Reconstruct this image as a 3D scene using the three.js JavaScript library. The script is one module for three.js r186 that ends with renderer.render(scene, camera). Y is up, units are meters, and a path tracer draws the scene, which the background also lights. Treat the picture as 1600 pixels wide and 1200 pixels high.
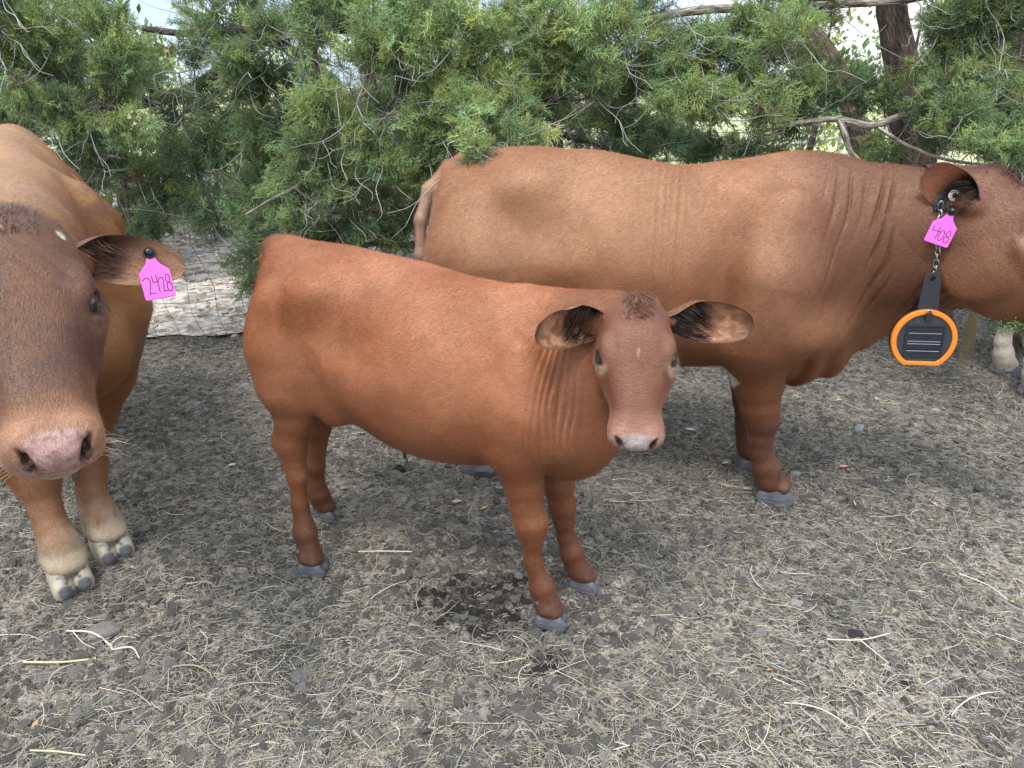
import * as THREE from 'three';
import { mergeGeometries } from 'three/addons/utils/BufferGeometryUtils.js';

// ------------------------------------------------------------------ camera, sky, sun, exposure
const scene = new THREE.Scene();
const camera = new THREE.PerspectiveCamera(53.05, 4 / 3, 0.05, 900);
camera.position.set(0, 1.6, 0);
camera.rotation.set(-21.4 * Math.PI / 180, 0, 0);
const renderer = new THREE.WebGLRenderer({ antialias: true });
renderer.setSize(1024, 768);
renderer.toneMapping = THREE.LinearToneMapping;
renderer.toneMappingExposure = 1.6;
renderer.shadowMap.enabled = true;
renderer.shadowMap.type = THREE.PCFSoftShadowMap;

const SUN = new THREE.Vector3(-0.22, 1.0, 0.36).normalize();
{ // a bright, thinly overcast sky with a few pale blue openings
  const W = 512, H = 256, d = new Float32Array(W * H * 4);
  const hash = (i, j) => { let h = (i * 374761393 + j * 668265263) | 0; h = Math.imul(h ^ (h >>> 13), 1274126177); return ((h ^ (h >>> 16)) >>> 0) / 4294967296; };
  const vn = (x, y, per) => { const i = Math.floor(x), j = Math.floor(y), fx = x - i, fy = y - j, u = fx * fx * (3 - 2 * fx), v = fy * fy * (3 - 2 * fy);
    const a = (q) => ((q % per) + per) % per; return (hash(a(i), j) * (1 - u) + hash(a(i + 1), j) * u) * (1 - v) + (hash(a(i), j + 1) * (1 - u) + hash(a(i + 1), j + 1) * u) * v; };
  for (let y = 0; y < H; y++) for (let x = 0; x < W; x++) {
    const el = (y + 0.5) / H * Math.PI - Math.PI / 2, az = ((x + 0.5) / W - 0.5) * Math.PI * 2;
    const dir = [Math.cos(el) * Math.cos(az), Math.sin(el), Math.cos(el) * Math.sin(az)];
    const c = 0.55 * vn(x / 32, y / 20, 16) + 0.3 * vn(x / 16, y / 10, 32) + 0.15 * vn(x / 8, y / 5, 64);
    const cloud = Math.min(1, Math.max(0, (c - 0.33) * 3.2));
    const s = Math.max(0, dir[0] * SUN.x + dir[1] * SUN.y + dir[2] * SUN.z);
    const glow = 1 + 0.9 * Math.pow(s, 5), up = el > 0 ? 1 : Math.max(0.15, 1 + el * 4);
    const k = 4 * (y * W + x), L = (0.80 + 0.42 * Math.max(0, Math.sin(el))) * glow * up;
    d[k] = L * (0.62 + 0.40 * cloud); d[k + 1] = L * (0.80 + 0.21 * cloud); d[k + 2] = L * (1.0 + 0.03 * cloud); d[k + 3] = 1;
  }
  const t = new THREE.DataTexture(d, W, H, THREE.RGBAFormat, THREE.FloatType);
  t.mapping = THREE.EquirectangularReflectionMapping; t.minFilter = t.magFilter = THREE.LinearFilter; t.needsUpdate = true;
  scene.background = t; scene.environment = t;
}
const sun = new THREE.DirectionalLight(new THREE.Color(1, 0.96, 0.9), 1.5);
sun.position.copy(SUN).multiplyScalar(30); sun.castShadow = true; sun.shadow.radius = 20;
sun.shadow.mapSize.set(2048, 2048);
Object.assign(sun.shadow.camera, { left: -9, right: 9, top: 9, bottom: -9, near: 1, far: 70 });
sun.target.position.set(0, 0.5, -3.5); scene.add(sun, sun.target);

// ------------------------------------------------------------------ small library
let seed = 1;
const rng = (s) => { let a = s >>> 0; return () => { a = (a + 0x6D2B79F5) | 0; let t = Math.imul(a ^ (a >>> 15), 1 | a); t = (t + Math.imul(t ^ (t >>> 7), 61 | t)) ^ t; return ((t ^ (t >>> 14)) >>> 0) / 4294967296; }; };
const V = (x, y, z) => new THREE.Vector3(x, y, z);
const clamp = (x, a, b) => x < a ? a : x > b ? b : x, mix = (a, b, t) => a + (b - a) * t;
const sstep = (a, b, x) => { const t = clamp((x - a) / (b - a), 0, 1); return t * t * (3 - 2 * t); };
const h3 = (i, j, k) => { let h = (Math.imul(i, 374761393) + Math.imul(j, 668265263) + Math.imul(k, 1440662683)) | 0; h = Math.imul(h ^ (h >>> 13), 1274126177); return ((h ^ (h >>> 16)) >>> 0) / 4294967296; };
function noise(x, y, z) {
  const i = Math.floor(x), j = Math.floor(y), k = Math.floor(z); let u = x - i, v = y - j, w = z - k;
  u = u * u * (3 - 2 * u); v = v * v * (3 - 2 * v); w = w * w * (3 - 2 * w);
  const l = (a, b, t) => a + (b - a) * t;
  return l(l(l(h3(i, j, k), h3(i + 1, j, k), u), l(h3(i, j + 1, k), h3(i + 1, j + 1, k), u), v), l(l(h3(i, j, k + 1), h3(i + 1, j, k + 1), u), l(h3(i, j + 1, k + 1), h3(i + 1, j + 1, k + 1), u), v), w);
}
const fbm = (x, y, z, o = 3) => { let s = 0, a = 0.5, t = 0; for (let i = 0; i < o; i++) { s += a * noise(x, y, z); t += a; a *= 0.5; x = x * 2.03 + 7.1; y = y * 2.03 + 3.7; z = z * 2.03 + 1.3; } return s / t; };
const used = {};
const numbered = (n) => { used[n] = (used[n] ?? -1) + 1; return used[n] ? n + '_' + String(used[n]).padStart(3, '0') : n; };
function tag(o, label, category, group, kind) { if (label) o.userData.label = label; if (category) o.userData.category = category; if (group) o.userData.group = group; if (kind) o.userData.kind = kind; return o; }
function thing(name, label, category, pos = [0, 0, 0], turn = 0, group) { const g = new THREE.Group(); g.name = numbered(name); g.position.set(...pos); g.rotation.y = turn; scene.add(g); return tag(g, label, category, group); }
function mesh(name, geo, mat, parent, kind) { const m = new THREE.Mesh(geo, mat); m.name = parent ? name : numbered(name); m.castShadow = m.receiveShadow = true; (parent || scene).add(m); if (kind) m.userData.kind = kind; return m; }
const rgb = (r, g, b) => new THREE.Color().setRGB(r, g, b);
const M = (r, g, b, rough = 0.8, extra = {}) => new THREE.MeshStandardMaterial({ color: rgb(r, g, b), roughness: rough, ...extra });

// data textures on a repeating square; fn(u, v) in 0..1 gives [r, g, b] in 0..1
function tex(n, fn, srgb = false, m = n) {
  const d = new Uint8Array(n * m * 4);
  for (let y = 0; y < m; y++) for (let x = 0; x < n; x++) { const c = fn((x + 0.5) / n, (y + 0.5) / m), k = 4 * (y * n + x); d[k] = clamp(c[0], 0, 1) * 255; d[k + 1] = clamp(c[1], 0, 1) * 255; d[k + 2] = clamp(c[2], 0, 1) * 255; d[k + 3] = 255; }
  const t = new THREE.DataTexture(d, n, m); t.wrapS = t.wrapT = THREE.RepeatWrapping; t.magFilter = THREE.LinearFilter; t.minFilter = THREE.LinearMipmapLinearFilter; t.generateMipmaps = true;
  if (srgb) t.colorSpace = THREE.SRGBColorSpace; t.needsUpdate = true; return t;
}
// periodic value noise in two dimensions, fx x fy cells over the square
function pn(u, v, fx, fy, s = 0) {
  const x = u * fx, y = v * fy, i = Math.floor(x), j = Math.floor(y); let a = x - i, b = y - j; a = a * a * (3 - 2 * a); b = b * b * (3 - 2 * b);
  const q = (i, j) => h3(((i % fx) + fx) % fx, ((j % fy) + fy) % fy, s);
  return (q(i, j) * (1 - a) + q(i + 1, j) * a) * (1 - b) + (q(i, j + 1) * (1 - a) + q(i + 1, j + 1) * a) * b;
}
// tapered tube through points; uv in metres
function tube(pts, radii, sides = 6, sub = 4, rough = 0) {
  const curve = new THREE.CatmullRomCurve3(pts.map((p) => p.isVector3 ? p : V(...p)), false, 'centripetal'), n = (pts.length - 1) * sub;
  const P = [], N = [], U = [], I = []; let len = 0, prev = null, up = V(0.31, 0.9, 0.29).normalize();
  for (let i = 0; i <= n; i++) {
    const t = i / n, p = curve.getPoint(t), T = curve.getTangent(t); if (prev) len += p.distanceTo(prev); prev = p;
    const a = V(0, 0, 0).crossVectors(T, up); if (a.lengthSq() < 1e-4) a.set(1, 0, 0); a.normalize(); const b = V(0, 0, 0).crossVectors(a, T).normalize(); up = b.clone();
    const s = t * (pts.length - 1), k = Math.min(pts.length - 2, Math.floor(s)), r0 = Array.isArray(radii) ? mix(radii[k], radii[k + 1], s - k) : radii;
    for (let j = 0; j <= sides; j++) { const f = j / sides * Math.PI * 2, c = Math.cos(f), q = Math.sin(f);
      const r = r0 * (1 + rough * (noise(p.x * 9 + c * 2.3, p.y * 4 + 5, p.z * 9 + q * 2.3) - 0.5) * 2);
      const d = [a.x * c + b.x * q, a.y * c + b.y * q, a.z * c + b.z * q];
      P.push(p.x + d[0] * r, p.y + d[1] * r, p.z + d[2] * r); N.push(...d); U.push(j / sides * 6.283 * r0, len); }
  }
  for (let i = 0; i < n; i++) for (let j = 0; j < sides; j++) { const q = i * (sides + 1) + j, w = q + sides + 1; I.push(q, w, q + 1, q + 1, w, w + 1); }
  const g = new THREE.BufferGeometry(); g.setAttribute('position', new THREE.Float32BufferAttribute(P, 3)); g.setAttribute('normal', new THREE.Float32BufferAttribute(N, 3)); g.setAttribute('uv', new THREE.Float32BufferAttribute(U, 2)); g.setIndex(I); return g;
}
// many thin strands in one geometry: each [points, radius0, radius1]; three-sided
function strands(list) {
  const P = [], N = [], I = [], C = [];
  for (const [pts, r0, r1, tone] of list) { const base = P.length / 3, n = pts.length;
    for (let i = 0; i < n; i++) { const p = pts[i], q = pts[Math.min(n - 1, i + 1)], o = pts[Math.max(0, i - 1)]; const T = V(q.x - o.x, q.y - o.y, q.z - o.z).normalize();
      const a = V(0, 0, 0).crossVectors(T, Math.abs(T.y) < 0.9 ? V(0, 1, 0) : V(1, 0, 0)).normalize(), b = V(0, 0, 0).crossVectors(a, T), r = mix(r0, r1, i / (n - 1));
      for (let j = 0; j < 3; j++) { const c = Math.cos(j * 2.0944), s = Math.sin(j * 2.0944), x = a.x * c + b.x * s, y = a.y * c + b.y * s, z = a.z * c + b.z * s; P.push(p.x + x * r, p.y + y * r, p.z + z * r); N.push(x, y, z); if (tone) C.push(tone, tone, tone); } }
    for (let i = 0; i < n - 1; i++) for (let j = 0; j < 3; j++) { const q = base + i * 3 + j, q2 = base + i * 3 + (j + 1) % 3; I.push(q, q + 3, q2, q2, q + 3, q2 + 3); } }
  const g = new THREE.BufferGeometry(); g.setAttribute('position', new THREE.Float32BufferAttribute(P, 3)); g.setAttribute('normal', new THREE.Float32BufferAttribute(N, 3)); if (C.length) g.setAttribute('color', new THREE.Float32BufferAttribute(C, 3)); g.setIndex(I); return g;
}
function instances(name, geo, mat, list, parent) { // list of [matrix, color]
  const m = new THREE.InstancedMesh(geo, mat, list.length); list.forEach(([x, c], i) => { m.setMatrixAt(i, x); if (c) m.setColorAt(i, c); });
  m.name = parent ? name : numbered(name); m.castShadow = m.receiveShadow = true; m.userData.kind = 'stuff'; (parent || scene).add(m); return m;
}

// ---- implicit surfaces: every primitive is { f(x, y, z), c: [x, y, z], R, k }
const smin = (a, b, k) => { const h = Math.max(k - Math.abs(a - b), 0) / k; return Math.min(a, b) - h * h * k * 0.25; };
const smax = (a, b, k) => -smin(-a, -b, k);
function ecap(a, b, wa, ha, wb, hb, k = 0.03, up = [0, 1, 0]) { // tapered bar of elliptic section, h along up, w across
  const t = V(b[0] - a[0], b[1] - a[1], b[2] - a[2]), len = t.length() || 1e-6; t.divideScalar(len);
  const v = V(...up).addScaledVector(t, -V(...up).dot(t)); if (v.lengthSq() < 1e-6) v.set(t.y, t.z, t.x).cross(t); v.normalize(); const u = V(0, 0, 0).crossVectors(t, v);
  const f = (x, y, z) => { x -= a[0]; y -= a[1]; z -= a[2];
    const l = x * t.x + y * t.y + z * t.z, s = clamp(l / len, 0, 1), e = l - s * len, w = wa + (wb - wa) * s, h = ha + (hb - ha) * s, m = (w + h) / 2;
    const p = x * u.x + y * u.y + z * u.z, q = x * v.x + y * v.y + z * v.z;
    const k0 = Math.sqrt(p * p / (w * w) + q * q / (h * h) + e * e / (m * m)), k1 = Math.sqrt(p * p / (w * w * w * w) + q * q / (h * h * h * h) + e * e / (m * m * m * m));
    return k1 < 1e-9 ? -Math.min(w, h) : k0 * (k0 - 1) / k1; };
  return { f, k, c: [(a[0] + b[0]) / 2, (a[1] + b[1]) / 2, (a[2] + b[2]) / 2], R: len / 2 + Math.max(wa, ha, wb, hb) };
}
const ball = (c, r, k = 0.03) => { const [rx, ry, rz] = Array.isArray(r) ? r : [r, r, r];
  const f = (x, y, z) => { x -= c[0]; y -= c[1]; z -= c[2]; const k0 = Math.sqrt(x * x / (rx * rx) + y * y / (ry * ry) + z * z / (rz * rz)), k1 = Math.sqrt(x * x / rx ** 4 + y * y / ry ** 4 + z * z / rz ** 4); return k1 < 1e-9 ? -Math.min(rx, ry, rz) : k0 * (k0 - 1) / k1; };
  return { f, k, c, R: Math.max(rx, ry, rz) }; };
function chain(joints, k = 0.03, up = [1, 0, 0], wr = 0.88) { const o = []; for (let i = 0; i < joints.length - 1; i++) { const a = joints[i], b = joints[i + 1]; o.push(ecap(a, b, a[3] * wr, a[3], b[3] * wr, b[3], i ? Math.min(k, 0.022) : k, up)); } return o; }
const table = (xs, ys, n = 256) => { // smooth (Catmull-Rom) table over xs
  const T = new Float64Array(n + 1), x0 = xs[0], x1 = xs[xs.length - 1];
  const m = xs.map((x, i) => i === 0 ? (ys[1] - ys[0]) / (xs[1] - xs[0]) : i === xs.length - 1 ? (ys[i] - ys[i - 1]) / (xs[i] - xs[i - 1]) : (ys[i + 1] - ys[i - 1]) / (xs[i + 1] - xs[i - 1]));
  for (let q = 0; q <= n; q++) { const x = mix(x0, x1, q / n); let i = 0; while (i < xs.length - 2 && x > xs[i + 1]) i++; const h = xs[i + 1] - xs[i], t = (x - xs[i]) / h, t2 = t * t, t3 = t2 * t;
    T[q] = (2 * t3 - 3 * t2 + 1) * ys[i] + (t3 - 2 * t2 + t) * h * m[i] + (3 * t2 - 2 * t3) * ys[i + 1] + (t3 - t2) * h * m[i + 1]; }
  return (x) => { const q = clamp((x - x0) / (x1 - x0), 0, 1) * n, i = Math.min(n - 1, Math.floor(q)); return T[i] + (T[i + 1] - T[i]) * (q - i); };
};
// body lofted along x: top, bottom and half width given at xs; low > 0 narrows the lower part, high > 0 the upper part
function loft(xs, top, bot, hw, { k = 0.05, n = 2.3, low = 0, high = 0, zc = 0 } = {}) {
  const T = table(xs, top), B = table(xs, bot), W = table(xs, hw), x0 = xs[0], x1 = xs[xs.length - 1], zc0 = zc;
  const f = (x, y, z) => { const xc = clamp(x, x0, x1), t = T(xc), b = B(xc), yc = (t + b) / 2, h = (t - b) / 2, q = (y - yc) / h;
    const w = W(xc) * (1 - low * sstep(0, 1.1, -q) - high * sstep(0, 1.1, q)), a = Math.abs(z - zc0) / w, r = Math.pow(Math.pow(Math.abs(q), n) + Math.pow(a, n), 1 / n);
    const gy = q / h, gz = a / w, g = Math.sqrt(gy * gy + gz * gz) / Math.max(1e-6, Math.sqrt(q * q + a * a)); let d = r < 0.02 ? -Math.min(h, w) : (r - 1) / g;
    const e = Math.abs(x - xc); return e > 0 ? Math.hypot(Math.max(d, 0), e) + Math.min(d, 0) * 0.0 : d; };
  const ty = Math.max(...top), by = Math.min(...bot), w = Math.max(...hw);
  return { f, k, c: [(x0 + x1) / 2, (ty + by) / 2, zc0], R: Math.hypot((x1 - x0) / 2, (ty - by) / 2, w) };
}
function field(prims, post) { // prims joined in order by smooth minimum; sub: true takes away
  const n = prims.length;
  const g = (x, y, z) => { let d = 10; for (let i = 0; i < n; i++) { const p = prims[i], c = p.c, dx = x - c[0], dy = y - c[1], dz = z - c[2], lim = p.R + p.k + Math.max(0, Math.min(d, 0.3)); if (!p.sub && d < 9 && dx * dx + dy * dy + dz * dz > lim * lim) continue;
      if (p.sub) { const l2 = p.R + p.k + 0.03; if (dx * dx + dy * dy + dz * dz > l2 * l2) continue; d = smax(d, -p.f(x, y, z), p.k); } else d = d > 9 ? p.f(x, y, z) : smin(d, p.f(x, y, z), p.k); }
    return post ? post(d, x, y, z) : d; };
  g.near = (c, r) => { const q = prims.filter((p) => Math.hypot(p.c[0] - c[0], p.c[1] - c[1], p.c[2] - c[2]) < p.R + p.k + r + 0.05).map((p) => p.near ? p.near(c, r) : p); return q.length ? field(q, post) : g; };
  return g;
}
function bounds(prims, pad) { const lo = [9, 9, 9], hi = [-9, -9, -9]; for (const p of prims) if (!p.sub) for (let i = 0; i < 3; i++) { lo[i] = Math.min(lo[i], p.c[i] - p.R - pad); hi[i] = Math.max(hi[i], p.c[i] + p.R + pad); } return [lo, hi]; }
// naive surface nets over a sparse grid, each vertex drawn onto the surface
function polygonize(f, lo, hi, h) {
  const n = lo.map((l, i) => Math.ceil((hi[i] - l) / h / 8) * 8 + 1), [nx, ny, nz] = n, S = new Float32Array(nx * ny * nz), B = 8, at = (i, j, k) => (k * ny + j) * nx + i, hd = B * h * 0.8661, mx = Math.ceil(nx / B), my = Math.ceil(ny / B), local = [], bid = (i, j, k) => (Math.floor(k / B) * my + Math.floor(j / B)) * mx + Math.floor(i / B), from = [];
  for (let k = 0; k < nz; k += B) for (let j = 0; j < ny; j += B) for (let i = 0; i < nx; i += B) {
    const m = f(lo[0] + (i + B / 2) * h, lo[1] + (j + B / 2) * h, lo[2] + (k + B / 2) * h), skip = Math.abs(m) > 1.7 * hd + 0.03, g = skip || !f.near ? f : f.near([lo[0] + (i + B / 2) * h, lo[1] + (j + B / 2) * h, lo[2] + (k + B / 2) * h], hd + h); if (!skip) local[bid(i, j, k)] = g;
    for (let c = k; c < Math.min(nz, k + B); c++) for (let b = j; b < Math.min(ny, j + B); b++) for (let a = i; a < Math.min(nx, i + B); a++) S[at(a, b, c)] = skip ? m : g(lo[0] + a * h, lo[1] + b * h, lo[2] + c * h);
  }
  const id = new Int32Array(nx * ny * nz).fill(-1), P = [];
  for (let k = 0; k < nz - 1; k++) for (let j = 0; j < ny - 1; j++) for (let i = 0; i < nx - 1; i++) {
    let neg = 0; const o = at(i, j, k); for (let c = 0; c < 8; c++) if (S[o + (c & 1) + ((c >> 1) & 1) * nx + (c >> 2) * nx * ny] < 0) neg++;
    if (neg === 0 || neg === 8) continue;
    let sx = 0, sy = 0, sz = 0, q = 0;
    const edge = (ax, ay, az, bx, by, bz) => { const a = S[at(i + ax, j + ay, k + az)], b = S[at(i + bx, j + by, k + bz)]; if (a < 0 === b < 0) return; const t = a / (a - b); sx += ax + (bx - ax) * t; sy += ay + (by - ay) * t; sz += az + (bz - az) * t; q++; };
    for (let u = 0; u < 2; u++) for (let v = 0; v < 2; v++) { edge(0, u, v, 1, u, v); edge(u, 0, v, u, 1, v); edge(u, v, 0, u, v, 1); }
    id[o] = P.length / 3; from.push(bid(i, j, k)); P.push(lo[0] + (i + sx / q) * h, lo[1] + (j + sy / q) * h, lo[2] + (k + sz / q) * h);
  }
  const I = [], quad = (a, b, c, d, flip) => { if (a < 0 || b < 0 || c < 0 || d < 0) return; if (flip) I.push(a, c, b, a, d, c); else I.push(a, b, c, a, c, d); };
  for (let k = 1; k < nz - 1; k++) for (let j = 1; j < ny - 1; j++) for (let i = 1; i < nx - 1; i++) { const o = at(i, j, k), s = S[o] < 0;
    if (s !== S[o + 1] < 0) quad(id[o], id[o - nx], id[o - nx - nx * ny], id[o - nx * ny], !s);
    if (s !== S[o + nx] < 0) quad(id[o], id[o - nx * ny], id[o - 1 - nx * ny], id[o - 1], !s);
    if (s !== S[o + nx * ny] < 0) quad(id[o], id[o - 1], id[o - 1 - nx], id[o - nx], !s); }
  const N = new Float32Array(P.length), e = h * 0.7;
  for (let v = 0; v < P.length; v += 3) { const f0 = f, x = P[v], y = P[v + 1], z = P[v + 2]; { const f = local[from[v / 3]] ?? f0;
    const gx = f(x + e, y, z) - f(x - e, y, z), gy = f(x, y + e, z) - f(x, y - e, z), gz = f(x, y, z + e) - f(x, y, z - e), l = Math.hypot(gx, gy, gz) || 1;
    const st = clamp(f(x, y, z) / Math.max(0.3, l / (2 * e)), -h * 0.7, h * 0.7); P[v] -= gx / l * st; P[v + 1] -= gy / l * st; P[v + 2] -= gz / l * st;
    N[v] = gx / l; N[v + 1] = gy / l; N[v + 2] = gz / l; } }
  return { P, N, I };
}
// turns nets into a geometry with box-projected uv (metres) and vertex colours from paint(x, y, z, nx, ny, nz)
function netGeometry({ P, N, I }, paint) {
  const map = new Map(), p = [], n = [], u = [], c = [], idx = [];
  for (let t = 0; t < I.length; t += 3) {
    let a = 0, b = 0, d = 0; for (let q = 0; q < 3; q++) { a += N[I[t + q] * 3]; b += N[I[t + q] * 3 + 1]; d += N[I[t + q] * 3 + 2]; }
    a = Math.abs(a); b = Math.abs(b); d = Math.abs(d); const ax = d * 1.15 >= a && d * 1.15 >= b ? 2 : a > b ? 0 : 1;
    for (let q = 0; q < 3; q++) { const v = I[t + q], key = v * 3 + ax; let w = map.get(key);
      if (w === undefined) { w = p.length / 3; map.set(key, w); const x = P[v * 3], y = P[v * 3 + 1], z = P[v * 3 + 2]; p.push(x, y, z); n.push(N[v * 3], N[v * 3 + 1], N[v * 3 + 2]);
        u.push(...(ax === 2 ? (y > 0.5 ? [y, x] : [x, y]) : ax === 0 ? [z, y] : [x, z])); c.push(...paint(x, y, z, N[v * 3], N[v * 3 + 1], N[v * 3 + 2])); }
      idx.push(w); } }
  const g = new THREE.BufferGeometry(); g.setAttribute('position', new THREE.Float32BufferAttribute(p, 3)); g.setAttribute('normal', new THREE.Float32BufferAttribute(n, 3)); g.setAttribute('uv', new THREE.Float32BufferAttribute(u, 2)); g.setAttribute('color', new THREE.Float32BufferAttribute(c, 3)); g.setIndex(idx); return g;
}
// walks from o along d until the field is met
function hit(f, o, d, far = 3) { let t = 0; for (let i = 0; i < 400 && t < far; i++) { const q = f(o[0] + d[0] * t, o[1] + d[1] * t, o[2] + d[2] * t); if (q < 0.0008) break; t += clamp(q * 0.5, 0.0006, 0.05); } return V(o[0] + d[0] * t, o[1] + d[1] * t, o[2] + d[2] * t); }

// ------------------------------------------------------------------ the ground
const soilTex = (() => { // trampled soil with chaff: colour and relief over a 2.4 m square
  const n = 2048, col = new Float32Array(n * n * 3), hgt = new Float32Array(n * n);
  for (let y = 0; y < n; y++) for (let x = 0; x < n; x++) { const u = x / n, v = y / n, k = y * n + x;
    const a = pn(u, v, 7, 7, 1), b = pn(u, v, 26, 26, 2), c = pn(u + 0.01 * b, v, 90, 90, 3), d = pn(u, v, 260, 260, 4), e = pn(u, v, 700, 700, 5);
    const t = 0.18 * a + 0.14 * b + 0.24 * c + 0.26 * d + 0.18 * e, crack = sstep(0.10, 0.0, Math.abs(pn(u + 0.02 * b, v + 0.02 * a, 60, 60, 8) - 0.5)) * sstep(0.45, 0.6, b);
    hgt[k] = 0.5 * c + 0.3 * d + 0.2 * e - 0.35 * crack; let g = 0.06 + 0.36 * sstep(0.28, 0.72, t); g *= 1 - 0.4 * crack; const w = pn(u, v, 15, 15, 9);
    col[3 * k] = g * (1.02 + 0.05 * w); col[3 * k + 1] = g * (0.90 + 0.02 * w); col[3 * k + 2] = g * (0.77 - 0.05 * w); }
  const R = rng(77), put = (x, y, c, al, hh) => { const k = ((y % n + n) % n) * n + ((x % n + n) % n); for (let i = 0; i < 3; i++) col[3 * k + i] = mix(col[3 * k + i], c[i], al); hgt[k] = Math.max(hgt[k], mix(hgt[k], hh, al)); };
  for (let i = 0; i < 9000; i++) { const x = R() * n, y = R() * n, r = 2 + 10 * R() * R() * R(), q = 0.10 + 0.34 * R(), c = [q, q * 0.93, q * 0.88], e = 0.5 + R(), s = R() * 9; // flakes of dried mud
    for (let b = -r * 1.6; b <= r * 1.6; b++) for (let a = -r * 1.6; a <= r * 1.6; a++) { const d = Math.hypot(a * e, b / e) / r + 0.35 * (noise(a * 0.25 + s, b * 0.25, s) - 0.5); if (d < 1) put(Math.round(x + a), Math.round(y + b), c, 0.75 * sstep(1, 0.75, d), 0.85); } }
  for (let i = 0; i < 30000; i++) { let x = R() * n, y = R() * n, f = R() * 6.283; const L = 5 + 42 * R() * R(), cv = (R() - 0.5) * 0.09, q = 0.22 + 0.42 * R(), c = [q, q * (0.86 + 0.06 * R()), q * (0.6 + 0.18 * R())], wd = R() < 0.3 ? 2 : 1;
    for (let s = 0; s < L; s++) { x += Math.cos(f); y += Math.sin(f); f += cv; for (let w = 0; w < wd; w++) put(Math.round(x), Math.round(y) + w, c, 0.62, 1.0); put(Math.round(x) + 1, Math.round(y) + wd + 1, [0.02, 0.018, 0.015], 0.25, 0); } }  // straws, each with a small cast shadow painted along one side
  const cd = new Uint8Array(n * n * 4), hd = new Uint8Array(n * n * 4), enc = (v) => 255 * (v <= 0.0031308 ? 12.92 * v : 1.055 * Math.pow(v, 1 / 2.4) - 0.055);
  for (let k = 0; k < n * n; k++) { for (let i = 0; i < 3; i++) { cd[4 * k + i] = enc(clamp(col[3 * k + i], 0, 1)); hd[4 * k + i] = 255 * clamp(hgt[k], 0, 1); } cd[4 * k + 3] = hd[4 * k + 3] = 255; }
  return [cd, hd].map((d, i) => { const t = new THREE.DataTexture(d, n, n); t.wrapS = t.wrapT = THREE.RepeatWrapping; t.magFilter = THREE.LinearFilter; t.minFilter = THREE.LinearMipmapLinearFilter; t.generateMipmaps = true; t.anisotropy = 8; if (!i) t.colorSpace = THREE.SRGBColorSpace; t.needsUpdate = true; return t; });
})();
const groundHeight = (x, z) => { if (Math.abs(x) > 9 || z < -12) return 0; const f = sstep(12, 8, -z) * sstep(9, 7, Math.abs(x));
  return f * (0.020 * (fbm(x * 1.9 + 5, 1, z * 1.9, 3) - 0.5) + 0.024 * (fbm(x * 8 + 1, 5, z * 8, 3) - 0.5) + 0.018 * (noise(x * 30, 9, z * 30) - 0.5) + 0.010 * (noise(x * 19, 4, z * 19) - 0.5)); };
{ // one sheet out to the horizon, fine near the animals
  const line = (lo, hi, step, far) => { const a = []; for (let v = lo; v <= hi + 1e-6; v += step) a.push(v); for (let v = hi, s = step; v < far;) { s *= 1.35; v += s; a.push(v); } for (let v = lo, s = step; v > -far;) { s *= 1.35; v -= s; a.unshift(v); } return a; };
  const xs = line(-3.4, 4.2, 0.022, 420), zs = line(-5.6, -0.9, 0.022, 420), P = [], U = [], C = [], I = [];
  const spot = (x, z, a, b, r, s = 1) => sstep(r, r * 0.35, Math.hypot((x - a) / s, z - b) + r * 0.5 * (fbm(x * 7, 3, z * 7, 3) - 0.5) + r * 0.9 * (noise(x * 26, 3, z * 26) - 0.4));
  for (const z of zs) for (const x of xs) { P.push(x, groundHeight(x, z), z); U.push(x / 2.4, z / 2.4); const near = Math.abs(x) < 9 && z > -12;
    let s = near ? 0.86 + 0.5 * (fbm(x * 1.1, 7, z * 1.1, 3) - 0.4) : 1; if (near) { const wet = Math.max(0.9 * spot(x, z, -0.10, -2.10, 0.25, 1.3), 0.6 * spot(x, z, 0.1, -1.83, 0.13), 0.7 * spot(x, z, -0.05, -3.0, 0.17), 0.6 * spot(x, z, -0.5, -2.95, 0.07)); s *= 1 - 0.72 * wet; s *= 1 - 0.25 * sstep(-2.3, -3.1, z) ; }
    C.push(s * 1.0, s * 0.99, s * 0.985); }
  for (let j = 0; j < zs.length - 1; j++) for (let i = 0; i < xs.length - 1; i++) { const q = j * xs.length + i, w = q + xs.length; I.push(q, w, q + 1, q + 1, w, w + 1); }
  const g = new THREE.BufferGeometry(); g.setAttribute('position', new THREE.Float32BufferAttribute(P, 3)); g.setAttribute('uv', new THREE.Float32BufferAttribute(U, 2)); g.setAttribute('color', new THREE.Float32BufferAttribute(C, 3)); g.setIndex(I); g.computeVertexNormals();
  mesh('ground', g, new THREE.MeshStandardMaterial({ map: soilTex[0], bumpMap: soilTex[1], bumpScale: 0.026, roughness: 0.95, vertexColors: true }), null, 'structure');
}
function sheet(name, outline, y, mat, step = 0.06) { // a lying sheet with an uneven edge
  const pts = []; for (let i = 0; i < outline.length; i++) { const a = outline[i], b = outline[(i + 1) % outline.length], n = Math.max(1, Math.min(120, Math.round(Math.hypot(b[0] - a[0], b[1] - a[1]) / step))); for (let k = 0; k < n; k++) { const x = mix(a[0], b[0], k / n), z = mix(a[1], b[1], k / n); pts.push(new THREE.Vector2(x + 0.30 * (fbm(x * 3, 1, z * 3, 4) - 0.5), -(z + 0.55 * (fbm(x * 3, 8, z * 3, 4) - 0.5)))); } }
  const g = new THREE.ShapeGeometry(new THREE.Shape(pts)).rotateX(-Math.PI / 2).translate(0, y, 0), u = g.attributes.uv, p = g.attributes.position; for (let i = 0; i < p.count; i++) u.setXY(i, p.getX(i), p.getZ(i)); return mesh(name, g, mat, null, 'structure');
}
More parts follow.
